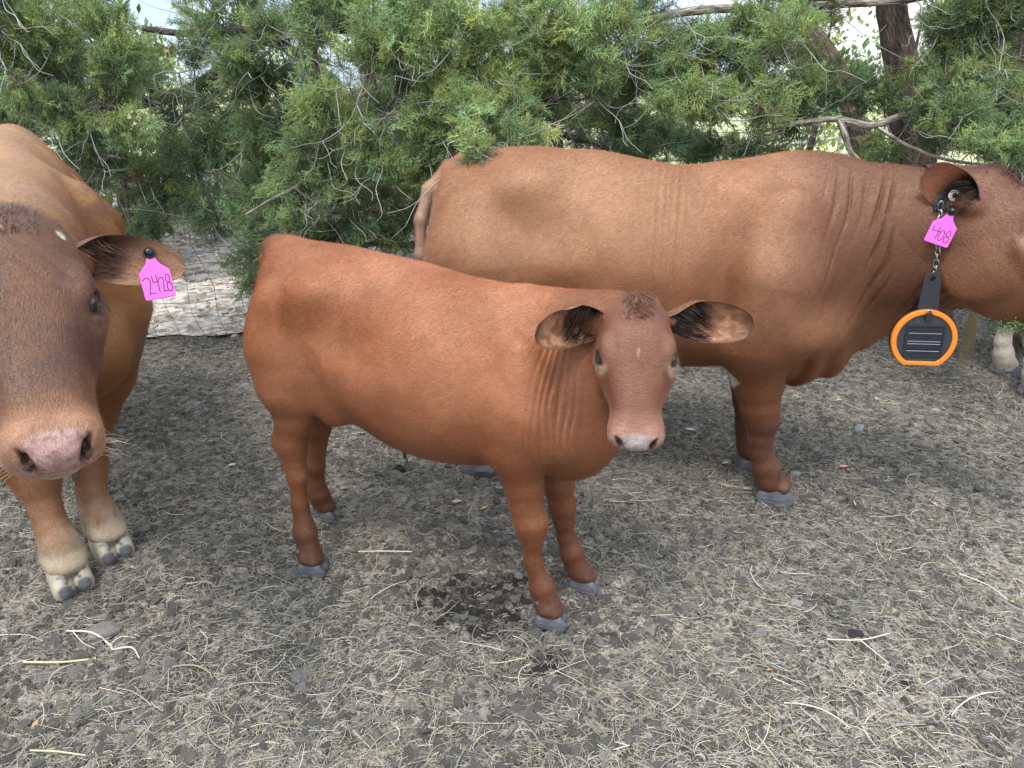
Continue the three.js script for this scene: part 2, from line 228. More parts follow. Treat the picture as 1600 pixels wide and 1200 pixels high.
const speckle = (a, b, s, seed) => { const t = tex(512, (u, v) => { const m = 0.4 * pn(u, v, 12, 12, seed) + 0.35 * pn(u, v, 60, 60, seed + 1) + 0.25 * pn(u, v, 160, 160, seed + 2), q = sstep(0.34, 0.62, m); return [0, 1, 2].map((i) => Math.pow(mix(a[i], b[i], q), 1 / 2.2)); }, true); t.repeat.set(1 / s, 1 / s); return t; };
sheet('leaf_litter', [[-12, -5.6], [-4, -5.9], [-1.2, -5.4], [0.8, -6.0], [3.2, -6.4], [6, -7], [6, -11], [1, -11.5], [-6, -13], [-14, -12]], 0.012, new THREE.MeshStandardMaterial({ map: speckle([0.06, 0.05, 0.04], [0.30, 0.27, 0.24], 1.3, 40), roughness: 0.95 }));
sheet('sunlit_gravel', [[-7, -4.55], [-2.6, -4.78], [-2.1, -4.95], [-1.6, -5.05], [-0.6, -5.15], [0.1, -5.4], [-0.2, -6.4], [-1.5, -6.7], [-2.6, -6.5], [-4, -6.9], [-7, -6.6]], 0.022, new THREE.MeshStandardMaterial({ map: speckle([0.36, 0.27, 0.21], [0.78, 0.71, 0.64], 0.55, 50), roughness: 0.95 }));  // sunlight on this strip is put into its bright colour
sheet('meadow', [[-260, -30], [-30, -24], [-8, -17], [0.5, -11], [5, -10.2], [14, -11], [60, -20], [260, -30], [260, -390], [-260, -390]], 0.012, new THREE.MeshStandardMaterial({ map: speckle([0.30, 0.34, 0.12], [0.56, 0.56, 0.32], 3, 60), roughness: 0.95 }), 1.2);  // grass colour raised to hold the sunshine lying on the field

// clods, chips and loose hay lying on it
{ const R = rng(5), clod = (d, f) => { const g = new THREE.IcosahedronGeometry(1, d), p = g.attributes.position; const s = R() * 50; for (let i = 0; i < p.count; i++) { const x = p.getX(i), y = p.getY(i), z = p.getZ(i), q = 0.55 + 0.75 * noise(x * 1.5 + s, y * 1.5, z * 1.5) + 0.4 * noise(x * 4 + s, y * 4, z * 4); p.setXYZ(i, x * q, y * q * f, z * q); } g.computeVertexNormals(); return g; };
  const soil = new THREE.MeshStandardMaterial({ color: rgb(1, 1, 1), roughness: 0.95, bumpMap: soilTex[1], bumpScale: 0.004 }), D = new THREE.Object3D();
  const inView = (z) => 0.3 + (-z) * 0.78; // half width of the ground in sight at this depth
  const dung = (x, z) => R() < 0.6 && (Math.hypot((x + 0.10) / 1.3, z + 2.10) < 0.17 || Math.hypot(x - 0.1, z + 1.83) < 0.08);
  for (let v = 0; v < 5; v++) { const list = [], N = v < 3 ? 11000 : 4500; for (let i = 0; i < N; i++) { const z = -1.05 - 4.6 * Math.pow(R(), 1.25), x = (R() * 2 - 1) * inView(z); if (fbm(x * 2.2, 4, z * 2.2, 2) < 0.40 - 0.16 * R()) continue; const s = 0.002 + 0.013 * Math.pow(R(), v < 3 ? 3.4 : 5) + (R() < 0.006 ? 0.010 : 0); D.position.set(x, groundHeight(x, z) + s * 0.15, z); D.rotation.set(R() * 0.6, R() * 6.28, R() * 0.6); D.scale.set(s * (0.8 + 0.9 * R()), s, s * (0.8 + 0.6 * R())); D.updateMatrix(); const wet = dung(x, z), q = wet ? 0.018 + 0.03 * R() : 0.14 + 0.27 * R() * R() + (R() < 0.06 ? 0.12 : 0); list.push([D.matrix.clone(), rgb(q, q * (0.90 + 0.03 * R()), q * (0.76 + 0.09 * R()))]); }
    tag(instances('soil_clods', clod(2, v < 3 ? 0.62 : 0.26), soil, list), ['grey brown crumbs of trampled soil scattered over the whole yard', 'rounded lumps of dry soil strewn between the hooves', 'small broken clods of earth mixed into the hay', 'flat flakes of dried mud lying on the soil', 'thin grey chips of dried dung lying over the ground'][v], 'soil'); }
  const straw = M(1, 1, 1, 0.7), variant = (n, bend, curl) => { const pts = []; let p = V(0, 0, 0), f = 0, e = 0; for (let i = 0; i <= n; i++) { pts.push(p.clone()); f += bend * (0.6 + 0.8 * R()); e = curl * Math.sin(i / n * 3.14); p.add(V(Math.cos(f), e * (i < n / 2 ? 1 : -1), Math.sin(f)).multiplyScalar(1 / n)); } return pts; };
  const shapes = [[5, 0.03, 0.02], [5, 0.16, 0.06], [6, 0.24, 0.08], [6, -0.2, 0.09], [6, 0.36, 0.05], [5, -0.1, 0.12], [4, 0.01, 0.0]], heap = (x, z) => Math.max(0, 0.95 * Math.exp(-(((x - 1.0) / 0.55) ** 2 + ((z + 1.72) / 0.30) ** 2)), 0.9 * Math.exp(-(((x - 0.7) / 0.6) ** 2 + ((z + 1.45) / 0.16) ** 2)), 0.6 * Math.exp(-(((x + 0.55) / 0.6) ** 2 + ((z + 1.8) / 0.35) ** 2)), 0.5 * Math.exp(-(((x - 1.7) / 0.5) ** 2 + ((z + 2.3) / 0.35) ** 2)), 0.35 * Math.exp(-(((x + 0.9) / 0.35) ** 2 + ((z + 2.1) / 0.3) ** 2)));
  const bare = (x, z) => Math.max(Math.exp(-(((x + 0.05) / 0.55) ** 2 + ((z + 2.2) / 0.2) ** 2)), 0.8 * Math.exp(-(((x + 1.15) / 0.3) ** 2 + ((z + 2.05) / 0.2) ** 2)), 0.7 * Math.exp(-(((x - 0.3) / 0.2) ** 2 + ((z + 1.98) / 0.12) ** 2)));
  const kinds = [['dry hay stems strewn loosely across the trampled yard', 0], ['curled straw blades tangled over the soil', 1], ['short pale chaff bits scattered between clods', 2]];
  for (const [label, kind] of kinds) { shapes.forEach(([n, b, c], si) => { if (kind === 2 && si > 2) return; const list = [], N = [6800, 4600, 17000][kind], th = kind === 2 ? 1 : 1;
      for (let i = 0; i < N; i++) { const z = -1.0 - 4.4 * Math.pow(R(), 1.15), x = (R() * 2 - 1) * inView(z), hp = heap(x, z), f = fbm(x * 1.6 + 3, 2, z * 1.6, 3) + 0.5 * hp - 0.28 * bare(x, z); if (f < 0.405 + 0.09 * sstep(-2.2, -2.9, z) + 0.2 * (R() - 0.5) && !(kind === 2 && R() < 0.5)) continue; const L = kind === 2 ? 0.006 + 0.020 * R() : 0.018 + 0.085 * R() * R() + (R() < 0.025 ? 0.12 * R() : 0), w = (kind === 2 ? 0.7 : 0.75) + 0.5 * R();
        D.position.set(x, groundHeight(x, z) + 0.003 + hp * 0.016 * R() + 0.004 * R(), z); D.rotation.set((R() - 0.5) * 0.5, R() * 6.283, (R() - 0.5) * 0.16 + (R() < 0.03 ? 0.5 : 0)); D.scale.set(L, w * 1.0, w * 1.0); D.scale.y = L; D.scale.z = L; D.updateMatrix();
        const q = 0.28 + 0.54 * R() * R() + 0.12 * hp + 0.06 * R(), g = R(), col = g < 0.05 ? [0.16, 0.22, 0.08] : g < 0.3 ? [q, q * 0.86, q * 0.60] : [q, q * 0.92, q * 0.78]; list.push([D.matrix.clone(), rgb(...col)]); }
      const geo = strands([[variant(n, b, c), (kind === 2 ? 0.045 : 0.0135) * th, (kind === 2 ? 0.03 : 0.008)]]);
      tag(instances('hay', geo, straw, list), label + ', ' + ['straight', 'slightly bent', 'bent', 'crooked', 'hooked', 'arched', 'stiff'][si] + ' ones', 'hay'); }); }
}

// ------------------------------------------------------------------ cedars, fences, what lies beyond
const barkTex = tex(512, (u, v) => { const w = 0.04 * pn(u, v, 5, 5, 70), a = pn(u + w, v, 40, 6, 71), b = pn(u + w, v, 90, 16, 72), c = pn(u, v, 12, 9, 73), q = 0.5 * a + 0.3 * b + 0.2 * c; return [q, q, q]; });
const barkCol = tex(512, (u, v) => { const w = 0.04 * pn(u, v, 5, 5, 70), q = 0.5 * pn(u + w, v, 40, 6, 71) + 0.3 * pn(u + w, v, 90, 16, 72) + 0.2 * pn(u, v, 12, 9, 73), g = Math.pow(0.16 + 0.85 * q, 1); return [g, g * 0.94, g * 0.88]; }, true);
for (const t of [barkTex, barkCol]) t.repeat.set(3, 3);
const bark = new THREE.MeshStandardMaterial({ color: rgb(0.42, 0.36, 0.31), map: barkCol, bumpMap: barkTex, bumpScale: 0.012, roughness: 0.95 });
const darkBark = new THREE.MeshStandardMaterial({ color: rgb(0.22, 0.185, 0.16), map: barkCol, bumpMap: barkTex, bumpScale: 0.008, roughness: 0.95 });
const greyBark = new THREE.MeshStandardMaterial({ color: rgb(0.85, 0.83, 0.80), map: barkCol, bumpMap: barkTex, bumpScale: 0.004, roughness: 0.95 });
const twigMat = M(0.30, 0.285, 0.26, 0.9), deadTwig = M(0.40, 0.385, 0.36, 0.9);
const needle = new THREE.MeshStandardMaterial({ color: rgb(1, 1, 1), roughness: 0.7, vertexColors: true });
function spray(s) { // a feathery cedar spray about 1 unit long, along +x
  const R = rng(s), l = []; const rec = (p, d, L, r, lev) => { const n = lev ? 2 : 4, pts = [p.clone()]; let q = p.clone(), e = d.clone(); const st = []; for (let i = 0; i < n; i++) { e.add(V((R() - 0.5) * 0.3, (R() - 0.5) * 0.3, (R() - 0.5) * 0.3)).normalize(); q = q.clone().addScaledVector(e, L / n); pts.push(q); st.push([q, e.clone()]); } l.push([pts, r, r * (lev === 2 ? 0.55 : 0.7), [0.45, 0.85, 1.3][lev]]);
    if (lev < 2) { const m = lev ? 6 : 13; for (let i = 0; i < m; i++) { const t = (i + 0.6) / m, k = Math.min(n - 1, Math.floor(t * n)), a = pts[k].clone().lerp(pts[k + 1], t * n - k), side = i % 2 ? 1 : -1, up = V(0, 1, 0).multiplyScalar((R() - 0.5) * 1.5), dir = st[k][1].clone().multiplyScalar(0.75).add(V(0, 0, side * 0.75).add(up)).normalize(); if (lev) dir.add(V(R() - 0.5, R() - 0.5, R() - 0.5).multiplyScalar(0.9)).normalize(); rec(a, dir, lev ? L * (0.34 + 0.2 * R()) : L * (0.52 - 0.28 * t + 0.12 * R()), lev ? 0.0125 : 0.014, lev + 1); } } };
  rec(V(0, 0, 0), V(1, 0.05, 0), 1, 0.013, 0); return strands(l); }
const sprays = [spray(11), spray(12), spray(13)];
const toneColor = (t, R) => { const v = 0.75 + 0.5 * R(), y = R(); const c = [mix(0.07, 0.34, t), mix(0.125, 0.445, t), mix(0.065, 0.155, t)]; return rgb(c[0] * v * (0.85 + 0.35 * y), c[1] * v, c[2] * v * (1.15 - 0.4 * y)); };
const zx = V(1, 0, 0), Q = new THREE.Quaternion(), Q2 = new THREE.Quaternion();
function puff(list, R, c, r, tone, n, from, flat = 0.8) { // sprays filling a bough's tip
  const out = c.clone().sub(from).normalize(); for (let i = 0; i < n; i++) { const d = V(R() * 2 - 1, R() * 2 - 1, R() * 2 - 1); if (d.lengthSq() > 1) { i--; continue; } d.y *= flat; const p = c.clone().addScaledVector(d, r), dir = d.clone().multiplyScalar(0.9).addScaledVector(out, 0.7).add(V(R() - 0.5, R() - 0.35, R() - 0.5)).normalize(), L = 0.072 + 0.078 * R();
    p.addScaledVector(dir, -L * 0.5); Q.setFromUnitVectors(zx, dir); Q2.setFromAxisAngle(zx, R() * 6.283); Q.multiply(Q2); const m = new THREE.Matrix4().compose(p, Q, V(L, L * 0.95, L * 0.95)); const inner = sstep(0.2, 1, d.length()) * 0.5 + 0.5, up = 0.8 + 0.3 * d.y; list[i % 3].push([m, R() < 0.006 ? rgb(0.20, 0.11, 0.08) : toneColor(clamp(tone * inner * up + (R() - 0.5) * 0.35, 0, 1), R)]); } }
const wander = (a, b, R, k, n = 4) => { const c = wander0(a, b, R, k, n), q = new THREE.CatmullRomCurve3(c); return q.getPoints(n * 3); };
const wander0 = (a, b, R, k, n = 4) => { const pts = []; for (let i = 0; i <= n; i++) { const t = i / n; pts.push(a.clone().lerp(b, t).add(V((R() - 0.5), (R() - 0.5), (R() - 0.5)).multiplyScalar(k * Math.sin(t * 3.14)).add(V(0, -k * 0.6 * Math.sin(t * 3.14), 0)))); } return pts; };
const BOUGHS = [
[-2.4,1.84,-4.28,0.19,0.8],[-2.56,1.72,-4.23,0.15,0.8],[-2.03,1.72,-4.34,0.16,0.8],[-2.15,1.6,-4.4,0.14,0.9],[-2.3,1.44,-4.23,0.14,0.8],[-2,1.38,-4.21,0.12,0.8],
[-2.43,1.54,-4.06,0.09,0.8],[-1.64,1.92,-4.64,0.19,0.6],[-1.54,1.6,-4.72,0.14,0.6],[-1.87,1.77,-4.9,0.11,0.5],[-2.48,1.66,-4.54,0.14,0.6],[-2.6,1.94,-4.43,0.13,0.6],
[-2.55,2,-4.99,0.1,0.4],[-1.91,1.17,-4.77,0.21,0.35],[-1.76,0.9,-4.56,0.19,0.35],[-1.53,1,-4.6,0.19,0.35],[-2.15,0.98,-4.8,0.16,0.3],[-2.16,0.81,-4.63,0.11,0.45],
[-1.43,0.7,-4.26,0.14,0.3],[-1.76,1.35,-4.84,0.17,0.4],[-2.03,1.45,-4.99,0.16,0.3],[-2.37,1.17,-4.77,0.13,0.5],[-2.53,1.28,-4.81,0.13,0.5],[-1.48,0.56,-4.21,0.08,0.35],
[-2.18,1.56,-4.93,0.13,0.4],[-1.39,1.14,-4.65,0.19,0.35],[-1.39,0.85,-4.43,0.16,0.35],[-2.83,1.6,-4.94,0.13,0.3],[-2.89,1.43,-4.66,0.11,0.5],[-0.92,1.48,-3.93,0.14,0.8],
[-1.01,1.3,-3.96,0.13,0.65],[-0.74,1.38,-3.89,0.1,0.75],[-0.7,1.5,-4.26,0.1,0.6],[-0.62,1.28,-3.85,0.14,0.6],[-0.46,1.21,-3.82,0.11,0.6],[-0.91,1.13,-4,0.15,0.55],
[-1.07,0.99,-3.95,0.14,0.55],[-0.8,0.96,-4.05,0.15,0.4],[-0.61,0.83,-4.1,0.12,0.35],[-0.53,0.96,-4.15,0.12,0.35],[-1.14,1.96,-4.76,0.16,0.45],[-1.35,1.9,-4.84,0.15,0.4],
[-1.39,1.6,-4.72,0.16,0.35],[-1.27,1.43,-4.55,0.13,0.4],[-0.91,0.82,-4.2,0.13,0.3],[-1.05,0.8,-4.2,0.1,0.3],[-0.42,1.46,-3.81,0.11,0.8],[-1.4,1.36,-4.53,0.14,0.4],
[-0.61,1.84,-3.85,0.16,0.9],[-0.47,1.73,-3.81,0.15,0.9],[-0.69,1.71,-3.91,0.12,0.85],[-0.41,1.9,-3.87,0.15,0.9],[-0.23,1.83,-3.74,0.16,0.95],[-0.06,1.76,-3.82,0.15,0.9],
[0.11,1.86,-3.75,0.16,0.9],[0.28,1.81,-3.73,0.15,0.9],[0.47,1.84,-3.85,0.14,0.8],[-0.23,1.62,-3.77,0.13,0.8],[-0.33,1.54,-3.84,0.12,0.75],[-0.09,1.57,-3.75,0.13,0.75],
[0.15,1.65,-3.78,0.13,0.8],[0.35,1.65,-3.78,0.14,0.75],[-0.11,1.44,-3.37,0.12,0.7],[-0.13,1.36,-3.08,0.05,0.75],[0.05,1.4,-3.25,0.08,0.7],[0,1.49,-3.61,0.11,0.7],
[0.18,1.5,-3.93,0.11,0.6],[0.52,1.57,-4.18,0.16,0.4],[0.62,1.68,-4.01,0.12,0.6],[-0.19,1.5,-3.5,0.1,0.75],[-0.3,1.35,-3.77,0.08,0.5],[0.71,1.74,-4.03,0.14,0.8],
[0.89,1.8,-4.16,0.13,0.8],[0.79,1.54,-3.84,0.13,0.85],[0.95,1.5,-3.93,0.13,0.8],[1.17,1.6,-4.08,0.11,0.7],[1.32,1.83,-4.06,0.15,0.85],[1.26,1.92,-4.21,0.14,0.8],
[1.53,1.6,-4.4,0.12,0.6],[1.25,1.51,-3.94,0.12,0.75],[0.59,1.39,-4.64,0.13,0.3],[0.82,1.35,-4.74,0.11,0.25],[1.5,1.4,-4.43,0.08,0.4],[1.11,1.26,-4.49,0.08,0.3],
[0.73,1.26,-4.59,0.08,0.3],[1.86,1.6,-4.62,0.15,0.35],[1.75,1.53,-4.59,0.14,0.35],[1.65,1.7,-4.66,0.09,0.4],[2.04,1.53,-4.59,0.14,0.45],[2.24,1.87,-4.29,0.15,0.6],
[2.31,1.89,-4.2,0.16,0.65],[2.48,1.8,-4.16,0.15,0.65],[2.27,1.72,-4.23,0.14,0.6],[2.11,1.66,-4.21,0.1,0.6],[2.15,1.57,-4.07,0.14,0.55],[2.37,1.57,-4.07,0.15,0.55],
[2.15,1.43,-3.91,0.13,0.55],[2.43,1.43,-3.91,0.14,0.6],[2.11,1.48,-4.14,0.1,0.45],[2.17,1.34,-3.66,0.1,0.65],[2.25,1.32,-3.54,0.08,0.65],[2.02,1.27,-4.49,0.08,0.6],
[2.06,1.24,-4.37,0.06,0.6],[1.72,0.87,-2.51,0.04,0.7],[2.23,1.32,-4.19,0.09,0.45],[2.76,1.66,-4.54,0.14,0.4]];
{ // looser, smaller boughs between the large ones
  const R = rng(777); for (let i = 0; i < 120; i++) { const x = -2.9 + 6.3 * R(), y = 1.02 + 1.15 * R(), z = -5.2 + 1.3 * R(), t = -z; if (x > 0.75 && x < 1.95 && y < 1.42) continue; if (x / t > 0.39 && x / t < 0.475 && y > 1.5) continue; if (y < 1.3 && x > -0.3) continue; if (x / t > -0.47 && x / t < -0.36 && y > 1.72) continue; if (x / t > -0.2 && x / t < -0.13 && y > 1.6 && y < 1.85) continue; if (x / t > 0.2 && x / t < 0.26 && y > 1.78) continue; BOUGHS.push([x, y, z, 0.07 + 0.06 * R(), 0.3 + 0.4 * R()]); }
  BOUGHS.push([1.15, 1.86, -4.2, 0.1, 0.7], [1.0, 1.74, -4.1, 0.1, 0.7], [1.3, 1.72, -4.2, 0.09, 0.6]); }
const cedars = [];
function cedar(label, trunk, limbs, boughs, seed, top) {
  const R = rng(seed), g = thing('cedar_tree', label, 'tree', [0, 0, 0]); g.position.set(trunk[0][0], 0, trunk[0][2]); const off = V(-trunk[0][0], 0, -trunk[0][2]), mv = (p) => V(p[0], p[1], p[2]).add(off);
  const tg = tube(trunk.map(mv), trunk.map((p) => p[3]), 14, 6, 0.16); mesh('trunk', tg, trunk[0][3] > 0.17 ? darkBark : bark, g);
  const nodes = []; for (let k = 0; k < trunk.length - 1; k++) for (let i = 0; i < 5; i++) { const a = mv(trunk[k]), b = mv(trunk[k + 1]); nodes.push(a.lerp(b, i / 5)); }
  for (const [mat, pts] of limbs) { mesh('branch', tube(pts.map(mv), pts.map((p) => p[3]), 8, 5, 0.2), mat, g); for (let k = 0; k < pts.length - 1; k++) for (let i = 0; i < 4; i++) nodes.push(mv(pts[k]).lerp(mv(pts[k + 1]), i / 4)); }
  const fol = [[], [], []], tw = [], dead = [];
  for (const [x, y, z, r, tone] of boughs) { const c = V(x, y, z).add(off); let best = null, bd = 1e9; for (const n of nodes) { const d = n.distanceTo(c) + (n.y > c.y + 0.5 ? 0.2 : 0) + (n.z > c.z ? 0.25 : 0); if (d < bd) { bd = d; best = n; } }
    const path = wander(best, c, R, 0.22 * bd, 5); tw.push([path, 0.004 + 0.006 * Math.min(1, bd), 0.003]); for (let i = 5; i < path.length; i += 3) nodes.push(path[i]);
    for (let i = 0; i < 7; i++) { const s = path[Math.floor(5 + R() * (path.length - 5))], e = c.clone().add(V(R() * 2 - 1, (R() * 2 - 1) * 0.8, R() * 2 - 1).multiplyScalar(r)); tw.push([wander(s, e, R, 0.06, 3), 0.0032, 0.0015]); }
    for (let i = 0; i < 4; i++) { const s = path[Math.floor(R() * path.length)], e = s.clone().add(V(R() * 2 - 1, R() * 1.6 - 1, R() * 1.2).multiplyScalar(0.35)); const w = wander(s, e, R, 0.065, 4); dead.push([w, 0.003, 0.001]); const e2 = w[6].clone().add(V(R() - 0.5, R() - 0.6, R() - 0.3).multiplyScalar(0.3)); dead.push([wander(w[6], e2, R, 0.03, 3), 0.0017, 0.0008]); }
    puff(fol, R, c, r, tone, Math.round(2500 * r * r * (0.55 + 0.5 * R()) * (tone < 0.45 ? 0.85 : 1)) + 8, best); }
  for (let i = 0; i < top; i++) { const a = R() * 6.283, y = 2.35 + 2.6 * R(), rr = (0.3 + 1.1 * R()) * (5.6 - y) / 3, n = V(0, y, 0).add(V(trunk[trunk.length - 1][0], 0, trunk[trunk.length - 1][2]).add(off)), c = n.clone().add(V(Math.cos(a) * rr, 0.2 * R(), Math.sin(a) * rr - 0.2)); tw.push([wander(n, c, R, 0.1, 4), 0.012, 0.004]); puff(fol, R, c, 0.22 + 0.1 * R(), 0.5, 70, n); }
  mesh('twigs', strands(tw), twigMat, g, 'stuff'); if (dead.length) mesh('dead_twigs', strands(dead), deadTwig, g, 'stuff');
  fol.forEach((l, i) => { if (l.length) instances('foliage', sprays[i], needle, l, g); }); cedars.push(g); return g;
}
const pick = (lo, hi, f = () => true) => BOUGHS.filter((b) => b[0] >= lo && b[0] < hi && f(b));
// dim boughs deeper in the trees, so that the wall of green has a back
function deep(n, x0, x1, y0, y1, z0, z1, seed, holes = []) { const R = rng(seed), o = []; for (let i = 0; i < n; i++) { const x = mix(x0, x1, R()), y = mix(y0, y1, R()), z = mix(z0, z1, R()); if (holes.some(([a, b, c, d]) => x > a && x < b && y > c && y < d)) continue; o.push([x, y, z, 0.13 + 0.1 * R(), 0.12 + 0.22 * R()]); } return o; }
cedar('old cedar at the left edge with low drooping boughs over the dark cow', [[-4.3, -0.05, -5.6, 0.16], [-4.25, 1.2, -5.6, 0.13], [-4.15, 2.6, -5.7, 0.11], [-4.1, 4.6, -5.7, 0.03]],
  [[darkBark, [[-4.2, 1.9, -5.65, 0.06], [-3.58, 1.8, -5.47, 0.045], [-3.16, 1.63, -5.38, 0.033], [-2.9, 1.52, -5.34, 0.028]]], [greyBark, [[-4.2, 1.5, -5.6, 0.03], [-3.4, 1.35, -5.0, 0.02], [-2.7, 1.28, -4.7, 0.012], [-2.2, 1.2, -4.5, 0.006]]]], [...pick(-9, -1.75), ...deep(16, -5.5, -2.6, 0.95, 1.7, -7.2, -5.6, 301)], 101, 26);
cedar('cedar with a thin leaning trunk and long sagging limb behind the calf', [[-0.28, -0.05, -5.1, 0.09], [-0.34, 0.6, -5.22, 0.075], [-0.41, 1.11, -5.39, 0.065], [-0.48, 1.25, -5.45, 0.061], [-0.55, 1.43, -5.52, 0.056], [-0.65, 1.64, -5.6, 0.052], [-0.76, 1.88, -5.69, 0.055], [-0.8, 2.6, -5.9, 0.05], [-0.8, 4.4, -5.9, 0.02]],
  [[darkBark, [[-0.75, 1.88, -5.7, 0.06], [-1.04, 1.96, -5.73, 0.06], [-1.5, 1.91, -5.49, 0.05], [-1.75, 1.79, -5.44, 0.042], [-1.96, 1.61, -5.27, 0.037], [-2.16, 1.52, -5.23, 0.035], [-2.41, 1.47, -5.21, 0.035], [-2.65, 1.46, -5.21, 0.033], [-2.95, 1.52, -5.34, 0.03]]],
   [darkBark, [[-0.78, 1.95, -5.7, 0.045], [-1.08, 1.94, -5.72, 0.039], [-1.58, 1.94, -5.5, 0.033], [-1.87, 1.91, -5.49, 0.027], [-2.16, 1.9, -5.6, 0.025], [-2.49, 1.94, -5.72, 0.02]]],
   [darkBark, [[-0.55, 1.45, -5.5, 0.03], [-0.85, 1.38, -5.2, 0.026], [-1.15, 1.42, -5.0, 0.02], [-1.4, 1.55, -4.9, 0.012]]], [darkBark, [[-0.45, 1.15, -5.4, 0.03], [-0.7, 1.0, -5.0, 0.028], [-0.95, 0.9, -4.7, 0.022], [-1.2, 0.88, -4.4, 0.014]]], [darkBark, [[-0.36, 0.75, -5.2, 0.026], [-0.6, 0.68, -4.7, 0.022], [-0.8, 0.74, -4.4, 0.018], [-1.0, 0.7, -4.2, 0.008]]],
   [greyBark, [[-0.6, 1.5, -5.4, 0.016], [-0.75, 1.35, -4.6, 0.013], [-0.9, 1.2, -4.1, 0.011], [-1.15, 1.08, -3.85, 0.006], [-1.3, 1.0, -3.8, 0.004]]], [greyBark, [[-0.5, 1.3, -5.2, 0.012], [-0.36, 1.28, -4.5, 0.011], [-0.28, 1.22, -4.1, 0.008], [-0.42, 1.12, -3.9, 0.004]]]],
  [...pick(-1.75, -0.42), ...deep(34, -2.6, 0.1, 0.75, 1.6, -7.2, -5.4, 302, [[-2.3, -1.3, 1.55, 1.95], [-0.9, -0.6, 1.2, 1.5]])], 102, 30);
cedar('cedar behind the middle of the profile cow, grey limb reaching forward', [[0.25, -0.05, -4.95, 0.07], [0.27, 0.7, -5.0, 0.055], [0.28, 1.18, -5.1, 0.046], [0.29, 1.33, -5.16, 0.044], [0.33, 1.41, -5.19, 0.04], [0.22, 1.67, -5.4, 0.038], [0.1, 2.2, -5.5, 0.035], [0.05, 4.2, -5.5, 0.012]],
  [[darkBark, [[0.33, 1.41, -5.19, 0.03], [0.43, 1.44, -5.2, 0.026], [0.64, 1.41, -5.08, 0.026], [0.88, 1.34, -5.05, 0.024], [1.04, 1.28, -5.03, 0.024], [1.28, 1.22, -5.01, 0.018]]],
   [greyBark, [[0.1, 1.95, -5.3, 0.03], [-0.5, 1.86, -4.4, 0.02], [-0.6, 1.81, -3.95, 0.012], [-0.3, 1.81, -3.95, 0.014], [0.0, 1.8, -3.94, 0.015], [0.18, 1.81, -3.95, 0.016], [0.36, 1.84, -4.01, 0.018], [0.62, 1.87, -4.08, 0.019], [0.8, 1.91, -4.09, 0.02], [1.04, 1.94, -4.22, 0.02], [1.3, 1.94, -4.32, 0.019]]],
   [darkBark, [[0.06, 1.4, -5.29, 0.025], [0.12, 1.56, -5.35, 0.025], [0.25, 1.67, -5.4, 0.023], [0.33, 1.76, -5.43, 0.017]]], [greyBark, [[0.12, 1.55, -4.6, 0.006], [0.24, 1.51, -3.83, 0.006], [0.36, 1.54, -3.84, 0.007], [0.4, 1.64, -3.88, 0.007], [0.43, 1.71, -3.91, 0.005]]],
   [darkBark, [[0.3, 1.3, -5.1, 0.02], [0.62, 1.22, -4.9, 0.02], [0.85, 1.1, -4.8, 0.018], [1.1, 1.02, -4.7, 0.014], [1.3, 1.05, -4.6, 0.008]]]],
  [...pick(-0.42, 1.02), ...deep(6, -0.2, 1.3, 1.45, 1.8, -6.6, -5.3, 303), ...deep(6, 0.5, 1.9, 1.05, 1.3, -5.3, -4.4, 313)], 103, 30);
cedar('stout cedar with a straight dark trunk behind the neck of the profile cow', [[2.86, -0.05, -5.1, 0.19], [2.8, 0.5, -5.22, 0.15], [2.73, 1.06, -5.38, 0.134], [2.7, 1.31, -5.47, 0.128], [2.65, 1.64, -5.6, 0.112], [2.6, 1.88, -5.69, 0.104], [2.57, 2.12, -5.79, 0.1], [2.5, 3.4, -5.9, 0.07], [2.5, 5, -5.9, 0.02]],
  [[greyBark, [[2.6, 1.5, -5.4, 0.02], [2.08, 1.45, -4.24, 0.014], [2.0, 1.43, -4.23, 0.018], [1.86, 1.39, -4.21, 0.02], [1.7, 1.42, -4.23, 0.017], [1.46, 1.4, -4.22, 0.012], [1.28, 1.36, -4.2, 0.008]]], [greyBark, [[1.7, 1.42, -4.23, 0.017], [1.73, 1.35, -4.2, 0.018], [1.76, 1.27, -4.17, 0.015], [1.82, 1.2, -4.1, 0.008]]], [greyBark, [[2.55, 2.1, -5.6, 0.03], [2.24, 2.04, -4.68, 0.021], [2.03, 2.01, -4.67, 0.021], [1.82, 2.0, -4.67, 0.024], [1.61, 1.99, -4.66, 0.021], [1.3, 2.05, -4.6, 0.012]]],
   [greyBark, [[1.9, 1.38, -4.2, 0.010], [2.02, 1.3, -4.1, 0.009], [2.18, 1.24, -4.0, 0.008], [2.36, 1.22, -3.9, 0.004]]]], [...pick(1.02, 1.9, (b) => b[4] > 0.6), ...pick(1.9, 2.75), ...deep(6, 2.9, 4.0, 1.2, 1.8, -6.8, -5.9, 304, [[2.9, 3.3, 1.5, 1.9]])], 104, 34);
